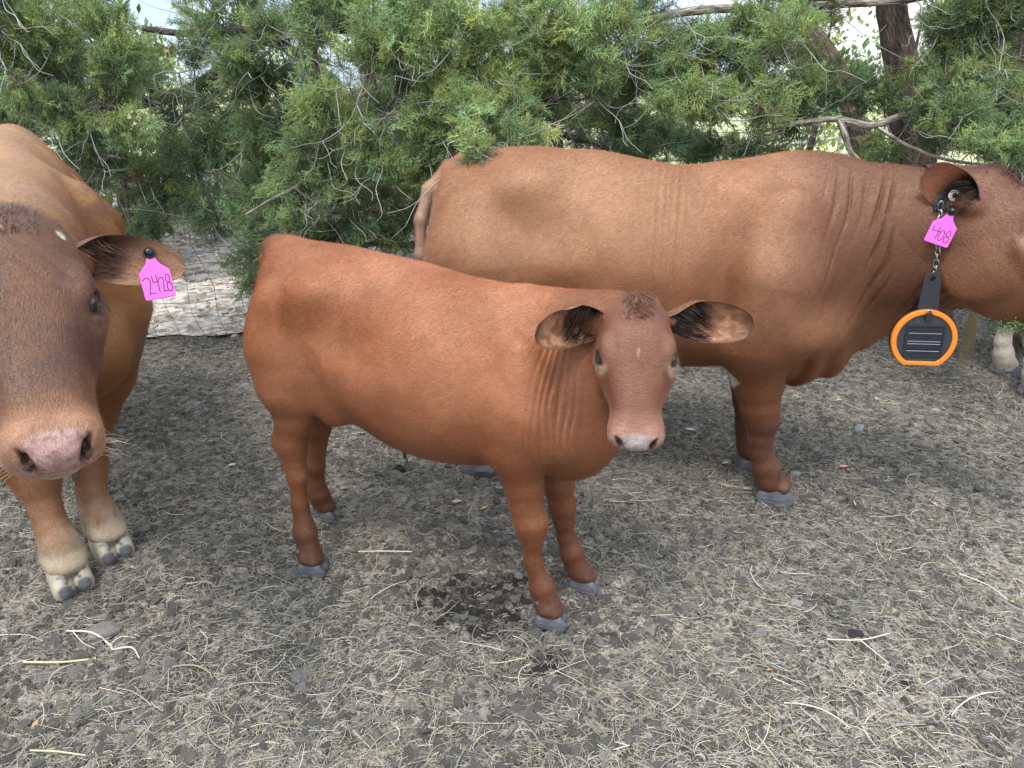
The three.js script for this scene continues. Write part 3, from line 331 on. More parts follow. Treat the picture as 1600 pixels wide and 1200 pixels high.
cedar('slanting forked cedar between the pipe gate and the stout trunk', [[2.78, -0.05, -5.35, 0.1], [2.58, 0.7, -5.45, 0.08], [2.43, 1.18, -5.53, 0.071], [2.36, 1.35, -5.59, 0.066], [2.25, 1.64, -5.71, 0.062], [2.14, 1.82, -5.78, 0.066], [2.04, 1.97, -5.84, 0.057], [1.8, 2.6, -6, 0.05], [1.6, 4, -6, 0.02]],
  [[darkBark, [[2.15, 1.82, -5.78, 0.03], [2.01, 1.84, -5.78, 0.025], [1.94, 1.83, -5.78, 0.033], [2.05, 1.74, -5.75, 0.035], [2.16, 1.68, -5.72, 0.031], [2.25, 1.62, -5.7, 0.02]]], [darkBark, [[1.98, 1.8, -5.78, 0.018], [1.93, 1.6, -5.7, 0.016], [1.88, 1.4, -5.6, 0.014], [1.75, 1.1, -5.5, 0.012]]]], pick(1.02, 1.9, (b) => b[4] <= 0.6), 105, 14);
cedar('cedar at the right edge, dense boughs above the head of the profile cow', [[3.3, -0.05, -4.65, 0.11], [3.22, 0.6, -4.8, 0.09], [3.13, 1.19, -4.99, 0.08], [3.09, 1.41, -5.08, 0.076], [3.11, 1.71, -5.2, 0.068], [3.15, 2.01, -5.31, 0.064], [3.2, 3, -5.5, 0.05], [3.2, 4.6, -5.5, 0.02]],
  [[darkBark, [[3.1, 1.5, -5.1, 0.03], [2.8, 1.42, -4.6, 0.02], [2.5, 1.36, -4.2, 0.012]]], [greyBark, [[3.15, 1.95, -5.2, 0.025], [2.9, 1.85, -4.5, 0.016], [2.6, 1.8, -4.1, 0.01]]], [greyBark, [[3.1, 1.3, -4.95, 0.02], [2.7, 1.35, -4.3, 0.012], [2.45, 1.3, -3.9, 0.008], [2.3, 1.22, -3.7, 0.004]]]], [...pick(2.75, 9), ...pick(1.5, 1.9, (b) => b[1] < 0.9), ...deep(8, 3.1, 4.6, 0.9, 1.9, -6.4, -5.2, 305)], 106, 24);

// woven wire fence under the left boughs
{ const g = thing('wire_fence', 'sagging woven wire fence along the pale gravel behind the calf', 'fence', [0, 0, 0]); const wire = M(0.20, 0.17, 0.15, 0.6, { metalness: 0.4 }), P = (s, h) => V(mix(-4.6, -0.55, s), h + 0.02 * Math.sin(s * 19 + h * 5), mix(-4.62, -5.1, s) + 0.12 * h * Math.sin(s * 7 + 1) - 0.10 * h);
  for (const h of [0.04, 0.14, 0.24, 0.35, 0.47, 0.6, 0.75, 0.92]) { const pts = []; for (let i = 0; i <= 30; i++) { const s = i / 30; pts.push(P(s, h + 0.012 * Math.sin(s * 47 + h * 31))); } mesh('wire', tube(pts, 0.0022, 4, 2), wire, g); }
  for (let i = 0; i <= 26; i++) { const s = i / 26, pts = []; for (let k = 0; k <= 6; k++) { const h = k / 6 * 0.92; pts.push(P(clamp(s + 0.05 - 0.075 * h + 0.006 * Math.sin(k * 2 + i), 0, 1), h + 0.01)); } mesh('stay_wire', tube(pts, 0.0019, 4, 2), wire, g); } 
  for (const s of [0.02, 0.53]) { const p = P(s, 0); mesh('post', tube([V(p.x, -0.05, p.z - 0.05), V(p.x + 0.02, 1.2, p.z - 0.1)], 0.012, 6, 2), M(0.14, 0.13, 0.12, 0.7, { metalness: 0.3 }), g); } }
// plain wire fence and pipe gate across the meadow
{ const g = thing('wire_fence', 'plain five wire fence with thin posts before the sunny meadow', 'fence', [0, 0, 0]), wire = M(0.30, 0.30, 0.30, 0.5, { metalness: 0.4 });
  for (const h of [0.3, 0.5, 0.7, 0.88, 1.03, 1.17]) mesh('wire', tube([V(-6, h, -10.2), V(-2, h + 0.01, -10.05), V(1, h - 0.01, -10), V(3.1, h, -9.95)], 0.006, 4, 3), wire, g);
  for (const x of [-5, -3.2, -1.2, 0.81, 2.2, 3.1]) mesh('post', tube([V(x, -0.05, -10.02), V(x + 0.02, 1.25, -10.03)], x === 0.81 ? 0.055 : 0.03, 8, 2, 0.1), M(0.34, 0.32, 0.29, 0.9), g); }
{ const g = thing('pipe_gate', 'pale grey pipe gate in the meadow behind the neck of the cow', 'gate', [3.0, 0, -10.1]), pipe = M(0.55, 0.56, 0.55, 0.5); for (const [a, b] of [[0.82, 0.98], [0.72, 0.76], [0.45, 0.48], [0.2, 0.22]]) mesh('rail', tube([V(0.1, a, 0), V(1.4, b, -0.06), V(3.4, b + 0.1, -0.15)], 0.024, 8, 2), pipe, g); for (const x of [0.1, 1.13, 3.4]) mesh('upright', tube([V(x, 0, -0.03), V(x, 1.02, -0.04)], x === 0.1 ? 0.045 : 0.026, 8, 2), pipe, g); }

// broadleaf trees far off and saplings nearer by: trunk and crown of small leaves
const leafGeo = (() => { const g = new THREE.BufferGeometry(); g.setAttribute('position', new THREE.Float32BufferAttribute([0, 0, 0, 0.5, 0.05, 0.28, 1, 0, 0, 0.5, 0.05, -0.28, 0.5, -0.03, 0], 3)); g.setIndex([0, 1, 4, 4, 1, 2, 0, 4, 3, 3, 4, 2]); g.computeVertexNormals(); return g; })();
const leafMat = new THREE.MeshPhysicalMaterial({ color: rgb(1, 1, 1), roughness: 0.7, transmission: 0.35, thickness: 0, side: THREE.DoubleSide });
function broadleaf(name, label, x, z, h, w, n, size, cols, seed, group, low = 0.25) {
  const R = rng(seed), g = thing(name, label, 'tree', [x, 0, z], 0, group), pts = []; for (let i = 0; i <= 4; i++) pts.push(V((R() - 0.5) * 0.06 * h * (i > 0), i / 4 * h * 0.9 - 0.05, (R() - 0.5) * 0.06 * h * (i > 0)));
  mesh('trunk', tube(pts, [0.022 * h + 0.01, 0.018 * h, 0.014 * h, 0.009 * h, 0.003 * h], 7, 3, 0.15), darkBark, g); const tw = [], list = [];
  const nb = 9 + Math.floor(h); for (let i = 0; i < nb; i++) { const t = low + (0.95 - low) * (i + R()) / nb, s = V(0, h * 0.9 * t, 0), a = R() * 6.283, rr = w * (0.35 + 0.65 * R()) * Math.sqrt(Math.max(0.08, 1 - Math.pow((t - 0.5) * 1.7, 2))), e = V(Math.cos(a) * rr, h * (t * 0.9 + 0.10), Math.sin(a) * rr); tw.push([wander(s, e, R, 0.05 * h, 4), 0.005 * h, 0.0015 * h]);
    for (let k = 0; k < n / nb; k++) { const q = Math.pow(R(), 0.6), p = s.clone().lerp(e, 0.35 + 0.65 * q).add(V(R() + R() - 1, (R() + R() - 1) * 0.8, R() + R() - 1).multiplyScalar(0.22 * w + 0.1)); Q.setFromEuler(new THREE.Euler(R() * 6, R() * 6, R() * 6)); const L = size * (0.6 + 0.8 * R()), c = cols[Math.floor(R() * cols.length)], v = 0.7 + 0.6 * R(); list.push([new THREE.Matrix4().compose(p, Q, V(L, L, L)), rgb(c[0] * v, c[1] * v, c[2] * v)]); } }
  mesh('branches', strands(tw), darkBark, g, 'stuff'); if (list.length) instances('crown', leafGeo, leafMat, list, g); return g;
}
const green = [[0.10, 0.19, 0.05], [0.14, 0.24, 0.07], [0.2, 0.27, 0.08]], pale = [[0.22, 0.32, 0.10], [0.28, 0.36, 0.13], [0.18, 0.26, 0.09]], yellow = [[0.5, 0.5, 0.05], [0.42, 0.46, 0.06], [0.3, 0.38, 0.07]], rust = [[0.26, 0.17, 0.08], [0.2, 0.17, 0.07], [0.16, 0.2, 0.06]];
[[-30, -52, 6], [-22, -48, 7.5], [-14, -55, 6.5], [-7, -50, 5.5], [0, -58, 6], [7, -50, 4.8], [13, -56, 4.4], [20, -50, 4.2], [26, -54, 5], [33, -50, 5.5], [41, -56, 7]].forEach(([x, z, h], i) => broadleaf('field_tree', 'pale green broadleaf tree on the far side of the meadow', x * 1.3, z * 1.3, h * 0.72, h * 0.55, 1500, 0.5, pale, 400 + i, 'trees along the far side of the meadow', 0.1));
broadleaf('sapling', 'young tree with bright yellow leaves under the sagging cedar limb', -2.9, -9.2, 3.2, 0.8, 700, 0.09, yellow, 420);
broadleaf('sapling', 'young tree with yellow green leaves by the far wire fence', 3.6, -9.6, 2.6, 0.7, 520, 0.08, [...yellow, ...pale], 421);
broadleaf('sapling', 'leafy green young tree beyond the pipe gate', 5.6, -11.6, 2.9, 1.0, 900, 0.10, pale, 422);
broadleaf('sapling', 'bushy green young tree left of the slanting cedar', 4.6, -12.6, 2.4, 1.1, 900, 0.1, green, 423);
[[-5.2, -8.0, 3.4], [-4.3, -8.8, 3.0], [-3.7, -7.6, 2.6], [-4.8, -9.8, 3.8], [-2.5, -10.4, 3.3], [-1.6, -9.6, 3.0], [-6.0, -9.2, 3.6], [-0.8, -10.6, 2.8]].forEach(([x, z, h], i) => broadleaf('thin_tree', 'thin brown leaved tree in the thicket behind the left boughs', x, z, h, 0.75, 620, 0.085, i % 2 ? rust : green, 430 + i, 'thin trees of the thicket at the left', 0.12));
{ // brush at the thicket's foot
  const R = rng(450), l = [], lf = []; for (let i = 0; i < 420; i++) { const x = -7 + 7.2 * R(), z = -7.0 - 3.5 * R(), h = 0.3 + 0.9 * R(), e = V(x + (R() - 0.5) * 0.4, h, z + (R() - 0.5) * 0.3); l.push([wander(V(x, 0, z), e, R, 0.08, 3), 0.006, 0.002]); for (let k = 0; k < 12; k++) { Q.setFromEuler(new THREE.Euler(R() * 6, R() * 6, R() * 6)); const c = [...rust, ...green][Math.floor(R() * 6)], L = 0.05 + 0.05 * R(); lf.push([new THREE.Matrix4().compose(V(x, 0, z).lerp(e, 0.3 + 0.8 * R()).add(V(R() - 0.5, R() - 0.5, R() - 0.5).multiplyScalar(0.25)), Q, V(L, L, L)), rgb(...c)]); } }
  const g = new THREE.Group(); g.name = 'undergrowth'; scene.add(g); tag(g, 'tangled brown undergrowth of stems and dry leaves beyond the gravel', 'undergrowth', null, 'stuff'); mesh('stems', strands(l), twigMat, g, 'stuff'); instances('leaves', leafGeo, leafMat, lf, g); }
{ const R = rng(470), lf = []; for (let i = 0; i < 5200; i++) { const z = -4.8 - 6.5 * R(), x = -7 + 8.2 * R(); Q.setFromEuler(new THREE.Euler((R() - 0.5) * 0.9, R() * 6, (R() - 0.5) * 0.9)); const L = 0.03 + 0.04 * R(), q = 0.14 + 0.4 * R(); lf.push([new THREE.Matrix4().compose(V(x, 0.035 + 0.02 * R(), z), Q, V(L, L, L)), rgb(q, q * 0.84, q * 0.70)]); } tag(instances('fallen_leaves', leafGeo, M(1, 1, 1, 0.9, { side: THREE.DoubleSide }), lf), 'dry brown leaves littering the ground beyond the fence', 'leaves'); }

// ------------------------------------------------------------------ cattle
const hairBump = tex(1024, (u, v) => { // short coat: fine streaks, mostly along v
  const w = pn(u, v, 6, 6, 3) * 0.05, a = pn(u + w, v, 340, 90, 1), b = pn(u + w * 1.5, v, 170, 52, 2), c = pn(u, v, 40, 30, 5);
  const q = 0.5 * a + 0.32 * b + 0.18 * c; return [q, q, q]; });
const hairMap = tex(1024, (u, v) => { const w = pn(u, v, 6, 6, 3) * 0.05, a = pn(u + w, v, 340, 80, 11), b = pn(u + w, v, 150, 46, 12), c = pn(u, v, 26, 20, 15), q = 0.52 + 0.66 * (0.5 * a + 0.3 * b + 0.2 * c); return [q, q, q]; });
const coatMaterial = (rough = 0.54, bump = 0.0019, rep = 3) => { const m = new THREE.MeshPhysicalMaterial({ color: rgb(1, 1, 1), vertexColors: true, roughness: rough, map: hairMap.clone(), bumpMap: hairBump.clone(), bumpScale: bump, sheen: 0.3, sheenRoughness: 0.5, sheenColor: rgb(1, 0.66, 0.46), specularIntensity: 1, specularColor: rgb(1, 0.76, 0.58), ior: 1.66 });
  for (const t of [m.map, m.bumpMap]) { t.repeat.set(rep, rep); t.needsUpdate = true; } return m; };
const eyeMat = new THREE.MeshPhysicalMaterial({ color: rgb(0.012, 0.01, 0.016), roughness: 0.08, clearcoat: 1, clearcoatRoughness: 0.03 });
const darkHair = M(0.018, 0.012, 0.010, 0.6), paleHair = M(0.55, 0.42, 0.30, 0.6);

// an animal's head in its own frame: x runs from poll to muzzle tip (0..1), y out of the forehead, z to the animal's right
function headPrims(o) {
  const j = o.jaw ?? 1, w = o.wide ?? 1, mz = o.mz ?? 1, nz = o.nz ?? 1, P = [];
  P.push(loft([-0.02, 0.05, 0.14, 0.26, 0.38, 0.5, 0.62, 0.74, 0.86, 0.94, 0.985],
    [-0.10, -0.035, 0.0, 0.025, 0.02, 0.0, -0.015, -0.03, -0.055, -0.085, -0.15],
    [-0.24, -0.33, -0.40 * j, -0.47 * j, -0.49 * j, -0.46 * j, -0.41 * j, -0.37, -0.35, -0.335, -0.27],
    [0.095 * w, 0.148 * w, 0.19 * w, 0.222 * w, 0.230 * w, 0.206 * w, 0.166 * w, 0.146 * w, 0.152 * mz, 0.145 * mz, 0.09 * mz], { n: 2.7, low: 0.38, k: 0.05 }));
  P.push(ball([0.01, -0.10, 0], [0.085, o.pollH ?? 0.10, 0.12 * w], 0.10));                 // poll
  for (const s of [-1, 1]) {
    P.push(ecap([0.07, -0.2, s * 0.13 * w], [0.085, -0.21, s * 0.205 * w], 0.08, 0.08, 0.042, 0.042, 0.05));                // ear base
    P.push(ball([0.335, -0.05, s * 0.18 * w], [0.08, 0.036, 0.038], 0.06), ecap([0.35, (o.eyeY ?? -0.082) - 0.02, s * 0.215 * w], [0.45, (o.eyeY ?? -0.082) - 0.03, s * 0.205 * w], 0.022, 0.022, 0.018, 0.018, 0.03));                // brow
    P.push(ecap([0.40, -0.175, s * 0.212 * w], [0.62, -0.2, s * 0.142 * w], 0.036, 0.036, 0.026, 0.026, 0.07));             // cheek bone
    P.push(ball([0.34, -0.34 * j, s * 0.15 * w], [0.17, 0.13 * j, 0.055], 0.08));           // cheek
    P.push(ball([0.915, -0.15, s * 0.082 * mz], [0.075, 0.075, 0.066], 0.05));              // nostril wing
    P.push(ball([0.87, -0.235, s * 0.095 * mz], [0.10, 0.07, 0.062], 0.05));                // upper lip
  }
  P.push(ball([0.965, -0.15, 0], [0.045, 0.06, 0.06], 0.05));
  P.push(ecap([0.74, -0.335, 0], [0.9, -0.325, 0], 0.08, 0.045, 0.085, 0.045, 0.03));       // chin
  for (const s of [-1, 1]) {
    P.push({ ...ecap([0.80, -0.293, s * 0.17], [0.93, -0.285, s * 0.13], 0.03, 0.007, 0.03, 0.007, 0.02, [0, 1, 0]), sub: 1 });   // mouth line
    P.push({ ...ecap([0.93, -0.285, s * 0.14], [0.99, -0.28, 0], 0.03, 0.006, 0.03, 0.006, 0.02, [0, 1, 0]), sub: 1 });
    P.push({ ...ball([0.397, (o.eyeY ?? -0.082) - 0.004, s * 0.226 * w], [0.046, 0.029, 0.035], 0.018), sub: 1 });                                // eye socket
    P.push({ ...ecap([0.975, -0.115, s * 0.088 * mz], [0.972, -0.185, s * 0.068 * mz], 0.014 * nz, 0.035, 0.011 * nz, 0.03, 0.025, [1, 0, 0]), sub: 1 });   // nostril
    P.push({ ...ecap([0.955, -0.105, s * 0.108 * mz], [0.965, -0.135, s * 0.098 * mz], 0.014 * nz, 0.03, 0.014 * nz, 0.03, 0.02, [1, 0, 0]), sub: 1 });
  }
  return P;
}
function basis(poll, muzzle, dorsal) { const p = V(...poll), m = V(...muzzle), L = p.distanceTo(m), X = m.clone().sub(p).divideScalar(L), Y = V(...dorsal).addScaledVector(X, -V(...dorsal).dot(X)).normalize(), Z = V(0, 0, 0).crossVectors(X, Y);
  return { p, L, X, Y, Z, to: (x, y, z) => { const q = [(x - p.x) / L, (y - p.y) / L, (z - p.z) / L]; return [q[0] * X.x + q[1] * X.y + q[2] * X.z, q[0] * Y.x + q[1] * Y.y + q[2] * Y.z, q[0] * Z.x + q[1] * Z.y + q[2] * Z.z]; },
    from: (x, y, z) => p.clone().addScaledVector(X, x * L).addScaledVector(Y, y * L).addScaledVector(Z, z * L) }; }

// an ear: a cupped leaf from b along d, its opening towards n; returns geometry and a way to find points in it
function earGeometry(b, d, n, len, wid, { droop = 0.1, cup = 1, tipPhi = 0.75, tint, outer, notch = 0, roll = 0 }) {
  const D = d.clone().normalize(), Nn = n.clone().addScaledVector(D, -n.dot(D)).normalize(), T = V(0, 0, 0).crossVectors(Nn, D).normalize();
  const W = table([0, 0.08, 0.22, 0.42, 0.62, 0.8, 0.92, 0.975, 1], [0.36, 0.5, 0.8, 1.0, 1.0, 0.86, 0.62, 0.4, 0.04]), ns = 30, nt = 20;
  const at = (s, t, off) => { const w = W(s) * wid, phi = mix(2.3, tipPhi, sstep(0, 0.75, s)) * cup, R = w / Math.sin(Math.min(phi, 1.57)), a = t * phi;
    const x = R * Math.sin(a), y = -R * (Math.cos(a) - Math.cos(Math.min(phi, 1.57))) + off + roll * t * Math.abs(t) * w * 0.2;
    return b.clone().addScaledVector(D, s * len * (1 - 0.06 * t * t * (1 - s))).addScaledVector(T, x * (1 + notch * sstep(0.35, 0.5, s) * sstep(0.75, 0.55, s) * (t < -0.8 ? -0.12 : 0))).addScaledVector(Nn, y).add(V(0, -droop * s * s * len, 0)); };
  const P = [], C = [], U = [], I = [];
  for (const side of [0, 1]) for (let i = 0; i <= ns; i++) for (let j = 0; j <= nt; j++) { const s = i / ns, t = j / nt * 2 - 1, th = len * 0.028 * (1 - Math.pow(Math.abs(t), 6)) * (1 - 0.5 * s) * Math.min(1, (1 - s) * 8);
    const p = at(s, t, side ? -th : 0); P.push(p.x, p.y, p.z); U.push(t * wid, s * len); C.push(...(side ? outer(s, t) : tint(s, t))); }
  const row = nt + 1, half = (ns + 1) * row;
  for (let i = 0; i < ns; i++) for (let j = 0; j < nt; j++) { const q = i * row + j; I.push(q, q + 1, q + row, q + 1, q + row + 1, q + row); const r = q + half; I.push(r, r + row, r + 1, r + 1, r + row, r + row + 1); }
  for (let i = 0; i < ns; i++) for (const j of [0, nt]) { const q = i * row + j; j ? I.push(q, q + half, q + row, q + half, q + half + row, q + row) : I.push(q, q + row, q + half, q + half, q + row, q + half + row); }
  const g = new THREE.BufferGeometry(); g.setAttribute('position', new THREE.Float32BufferAttribute(P, 3)); g.setAttribute('uv', new THREE.Float32BufferAttribute(U, 2)); g.setAttribute('color', new THREE.Float32BufferAttribute(C, 3)); g.setIndex(I); g.computeVertexNormals();
  const q = g.attributes.normal; let sgn = 0; { const m = (Math.floor(ns / 2) * row + nt / 2); sgn = V(q.getX(m), q.getY(m), q.getZ(m)).dot(Nn); } if (sgn < 0) { const a = g.index.array; for (let i = 0; i < a.length; i += 3) { const t = a[i]; a[i] = a[i + 1]; a[i + 1] = t; } g.computeVertexNormals(); }
  return { g, at, N: Nn, D, T };
}
// hooves: two claws and two dew claws under each foot, forward is +x
const clawNets = (() => { const pr = [ecap([-0.016, 0.036, 0], [0.022, 0.016, 0], 0.0195, 0.035, 0.0175, 0.030, 0.02, [0.75, 1, 0]), ecap([-0.034, 0.014, 0], [0.02, 0.01, 0], 0.021, 0.03, 0.018, 0.02, 0.02)];
  const f = field(pr, (d, x, y, z) => smax(smax(smax(d, -y, 0.006), z - 0.019, 0.006), (y - x * 0.2 - 0.06) * 0.97, 0.012)); return polygonize(f, [-0.09, -0.01, -0.05], [0.09, 0.1, 0.05], 0.0034); })();
const dewNets = polygonize(field([ecap([0.006, 0.012, 0], [-0.006, -0.012, 0], 0.011, 0.011, 0.007, 0.006, 0.01)]), [-0.03, -0.03, -0.03], [0.03, 0.03, 0.03], 0.0035);
const hoofMat = (() => { const m = new THREE.MeshPhysicalMaterial({ color: rgb(1, 1, 1), vertexColors: true, roughness: 0.42, specularIntensity: 0.6, bumpMap: hairBump, bumpScale: 0.0006 }); return m; })();
function clawSet(mud) {
  const paint = (x, y, z) => { const r = noise(x * 60 + 9, y * 160, z * 60), m = fbm(x * 45 + 3 + mud * 7, y * 45, z * 45 + 5, 3), line = 0.034 + 0.006 * noise(x * 40, 1, z * 90);
    let c = [mix(0.07, 0.17, r), mix(0.075, 0.175, r), mix(0.085, 0.19, r)]; const top = sstep(line + 0.012, line + 0.018, y - x * 0.2); c = c.map((q, i) => mix(q, [0.34, 0.31, 0.27][i], top * 0.55));
    const cake = mud > 0 ? sstep(0.62 - mud * 0.35, 0.72 - mud * 0.35, m + (0.02 - x) * 2.2 + y * 2) : sstep(0.75, 0.95, m) * 0.6; return c.map((q, i) => mix(q, [0.40, 0.36, 0.27][i] * (0.75 + 0.5 * noise(x * 90, y * 90, z * 90)), cake)); };
  return netGeometry(clawNets, paint);
}
const dewGeo = netGeometry(dewNets, (x, y, z) => { const r = noise(x * 100, y * 100, z * 100); return [0.06 + 0.07 * r, 0.055 + 0.06 * r, 0.05 + 0.05 * r]; });
const clawClean = clawSet(0), clawMuddy = clawSet(1);
function hoof(parent, p, size, turn, muddy, splay = 0.1) {
  const g = new THREE.Group(); g.name = 'hoof'; g.position.set(...p); g.rotation.y = turn; g.scale.setScalar(size); parent.add(g);
  for (const s of [-1, 1]) { const c = mesh('claw', muddy ? clawMuddy : clawClean, hoofMat, g); c.position.set(s * 0.004, 0, s * 0.0185); c.rotation.y = -s * splay; if (s < 0) { c.scale.z = -1; }
    const d = mesh('dewclaw', dewGeo, hoofMat, g); d.position.set(-0.044, 0.078, s * 0.019); d.rotation.z = 0.5; }
  return g;
}
// the animal itself. The frame: x forward, y up, z to its right, origin on the ground under the hind feet
function cattle(o) {
  const root = thing(o.name, o.label, 'cattle', [o.at[0], 0, o.at[1]], -o.yaw * Math.PI / 180); const H = o.head && basis(o.head.poll, o.head.muzzle, o.head.dorsal);
  const prims = [loft(...o.torso), ...o.prims];
  for (const l of o.legs) prims.push(...chain(l.joints, l.k ?? 0.05, l.up ?? [1, 0, 0], l.w ?? 0.88), ...(l.extra ?? []));
  for (const l of o.legs) if (l.hoof) { const s = l.size, c = Math.cos(l.turn ?? 0), q = Math.sin(l.turn ?? 0); prims.push(ecap([l.hoof[0] - 0.02 * s * c, 0.062 * s, l.hoof[1] - 0.02 * s * q], [l.hoof[0] + 0.010 * s * c, 0.056 * s, l.hoof[1] + 0.010 * s * q], 0.036 * s, 0.015 * s, 0.033 * s, 0.013 * s, 0.03)); }
  if (o.tail) prims.push(...chain(o.tail, 0.02, [1, 0, 0], 1));
  let all = prims, hf = null;
  if (H) { const hp = headPrims(o.head), fh = field(hp), L = H.L, c = H.from(0.48, -0.2, 0); hf = fh;
    const hd = (g) => ({ f: (x, y, z) => { const q = H.to(x, y, z); return g(q[0], q[1], q[2]) * L; }, c: [c.x, c.y, c.z], R: 0.68 * L, k: o.head.k ?? 0.05 }); all = [...prims, { ...hd(fh), near: (c, r) => hd(fh.near(H.to(...c), r / L)) }]; }
  const f = field(all, o.post && ((d, x, y, z) => o.post(d, x, y, z, H ? H.to(x, y, z) : [9, 9, 9])));
  const [lo, hi] = bounds(all, 0.02); lo[1] = Math.max(lo[1], -0.02);
  if (o.lo) for (let i = 0; i < 3; i++) { lo[i] = Math.max(lo[i], o.lo[i]); hi[i] = Math.min(hi[i], o.hi[i]); }
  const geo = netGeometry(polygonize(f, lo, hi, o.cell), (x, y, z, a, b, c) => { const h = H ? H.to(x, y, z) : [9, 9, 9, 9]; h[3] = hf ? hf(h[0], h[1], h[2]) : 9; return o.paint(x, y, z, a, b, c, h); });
  const parts = [geo], ears = [];
  for (const e of o.ears ?? []) { const q = earGeometry(H.from(...e.base), V(...e.dir), V(...e.open), e.len, e.wid, e); parts.push(q.g); ears.push(q); }
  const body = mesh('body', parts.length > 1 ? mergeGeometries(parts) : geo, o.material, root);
  if (H && !o.noEyes) for (const s of [-1, 1]) { const e = mesh('eye', new THREE.SphereGeometry((o.head.eye ?? 0.043) * H.L, 20, 14), eyeMat, root); e.position.copy(H.from(0.398, o.head.eyeY ?? -0.082, s * (o.head.eyeZ ?? 0.184) * (o.head.wide ?? 1))); e.rotation.y = 0.3;
    const R = rng(7 + s), l = []; for (let i = 0; i < 22; i++) { const u = i / 21, a = H.from(0.35 + 0.085 * u, (o.head.eyeY ?? -0.082) + 0.02 - 0.02 * Math.sin(u * 3.14) + 0.012 * u, s * 0.216 * (o.head.wide ?? 1)), m = a.clone().addScaledVector(H.Z, s * 0.022 * H.L).addScaledVector(H.X, 0.012 * H.L), b = m.clone().addScaledVector(H.Z, s * 0.016 * H.L).addScaledVector(H.X, (0.02 + 0.016 * R()) * H.L).addScaledVector(H.Y, -0.012 * H.L); l.push([[a, m, b], 0.0006, 0.0002]); }
    mesh('eyelash', strands(l), darkHair, root, 'stuff'); }
  for (const l of o.legs) if (l.hoof) hoof(root, [l.hoof[0], 0, l.hoof[1]], l.size, -(l.turn ?? 0), o.muddy, l.splay ?? 0.08);
  return { root, body, f, H, ears, world: (p) => p.clone().applyAxisAngle(V(0, 1, 0), -o.yaw * Math.PI / 180).add(V(o.at[0], 0, o.at[1])), local: (p) => p.clone().sub(V(o.at[0], 0, o.at[1])).applyAxisAngle(V(0, 1, 0), o.yaw * Math.PI / 180) };
}
// hair growing inside an ear
function earHair(a, e, n, s0, len, seed, mat, len2 = 0.6) { const R = rng(seed), l = [];
  for (let i = 0; i < n; i++) { const s = s0 * R(), t = (R() * 2 - 1) * 0.85, p = e.at(s, t, 0.001), L = len * (0.5 + 0.7 * R()), d = e.D.clone().multiplyScalar(len2).addScaledVector(e.N, 0.55 + 0.4 * R()).addScaledVector(e.T, -t * 0.5 + (R() - 0.5) * 0.6).add(V(0, -0.25, 0)).normalize(), m = p.clone().addScaledVector(d, L * 0.5), q = m.clone().addScaledVector(d, L * 0.5).addScaledVector(e.D, L * 0.25); l.push([[p, m, q], 0.0011, 0.0003]); }
  return mesh('ear_hair', strands(l), mat, a.root, 'stuff'); }

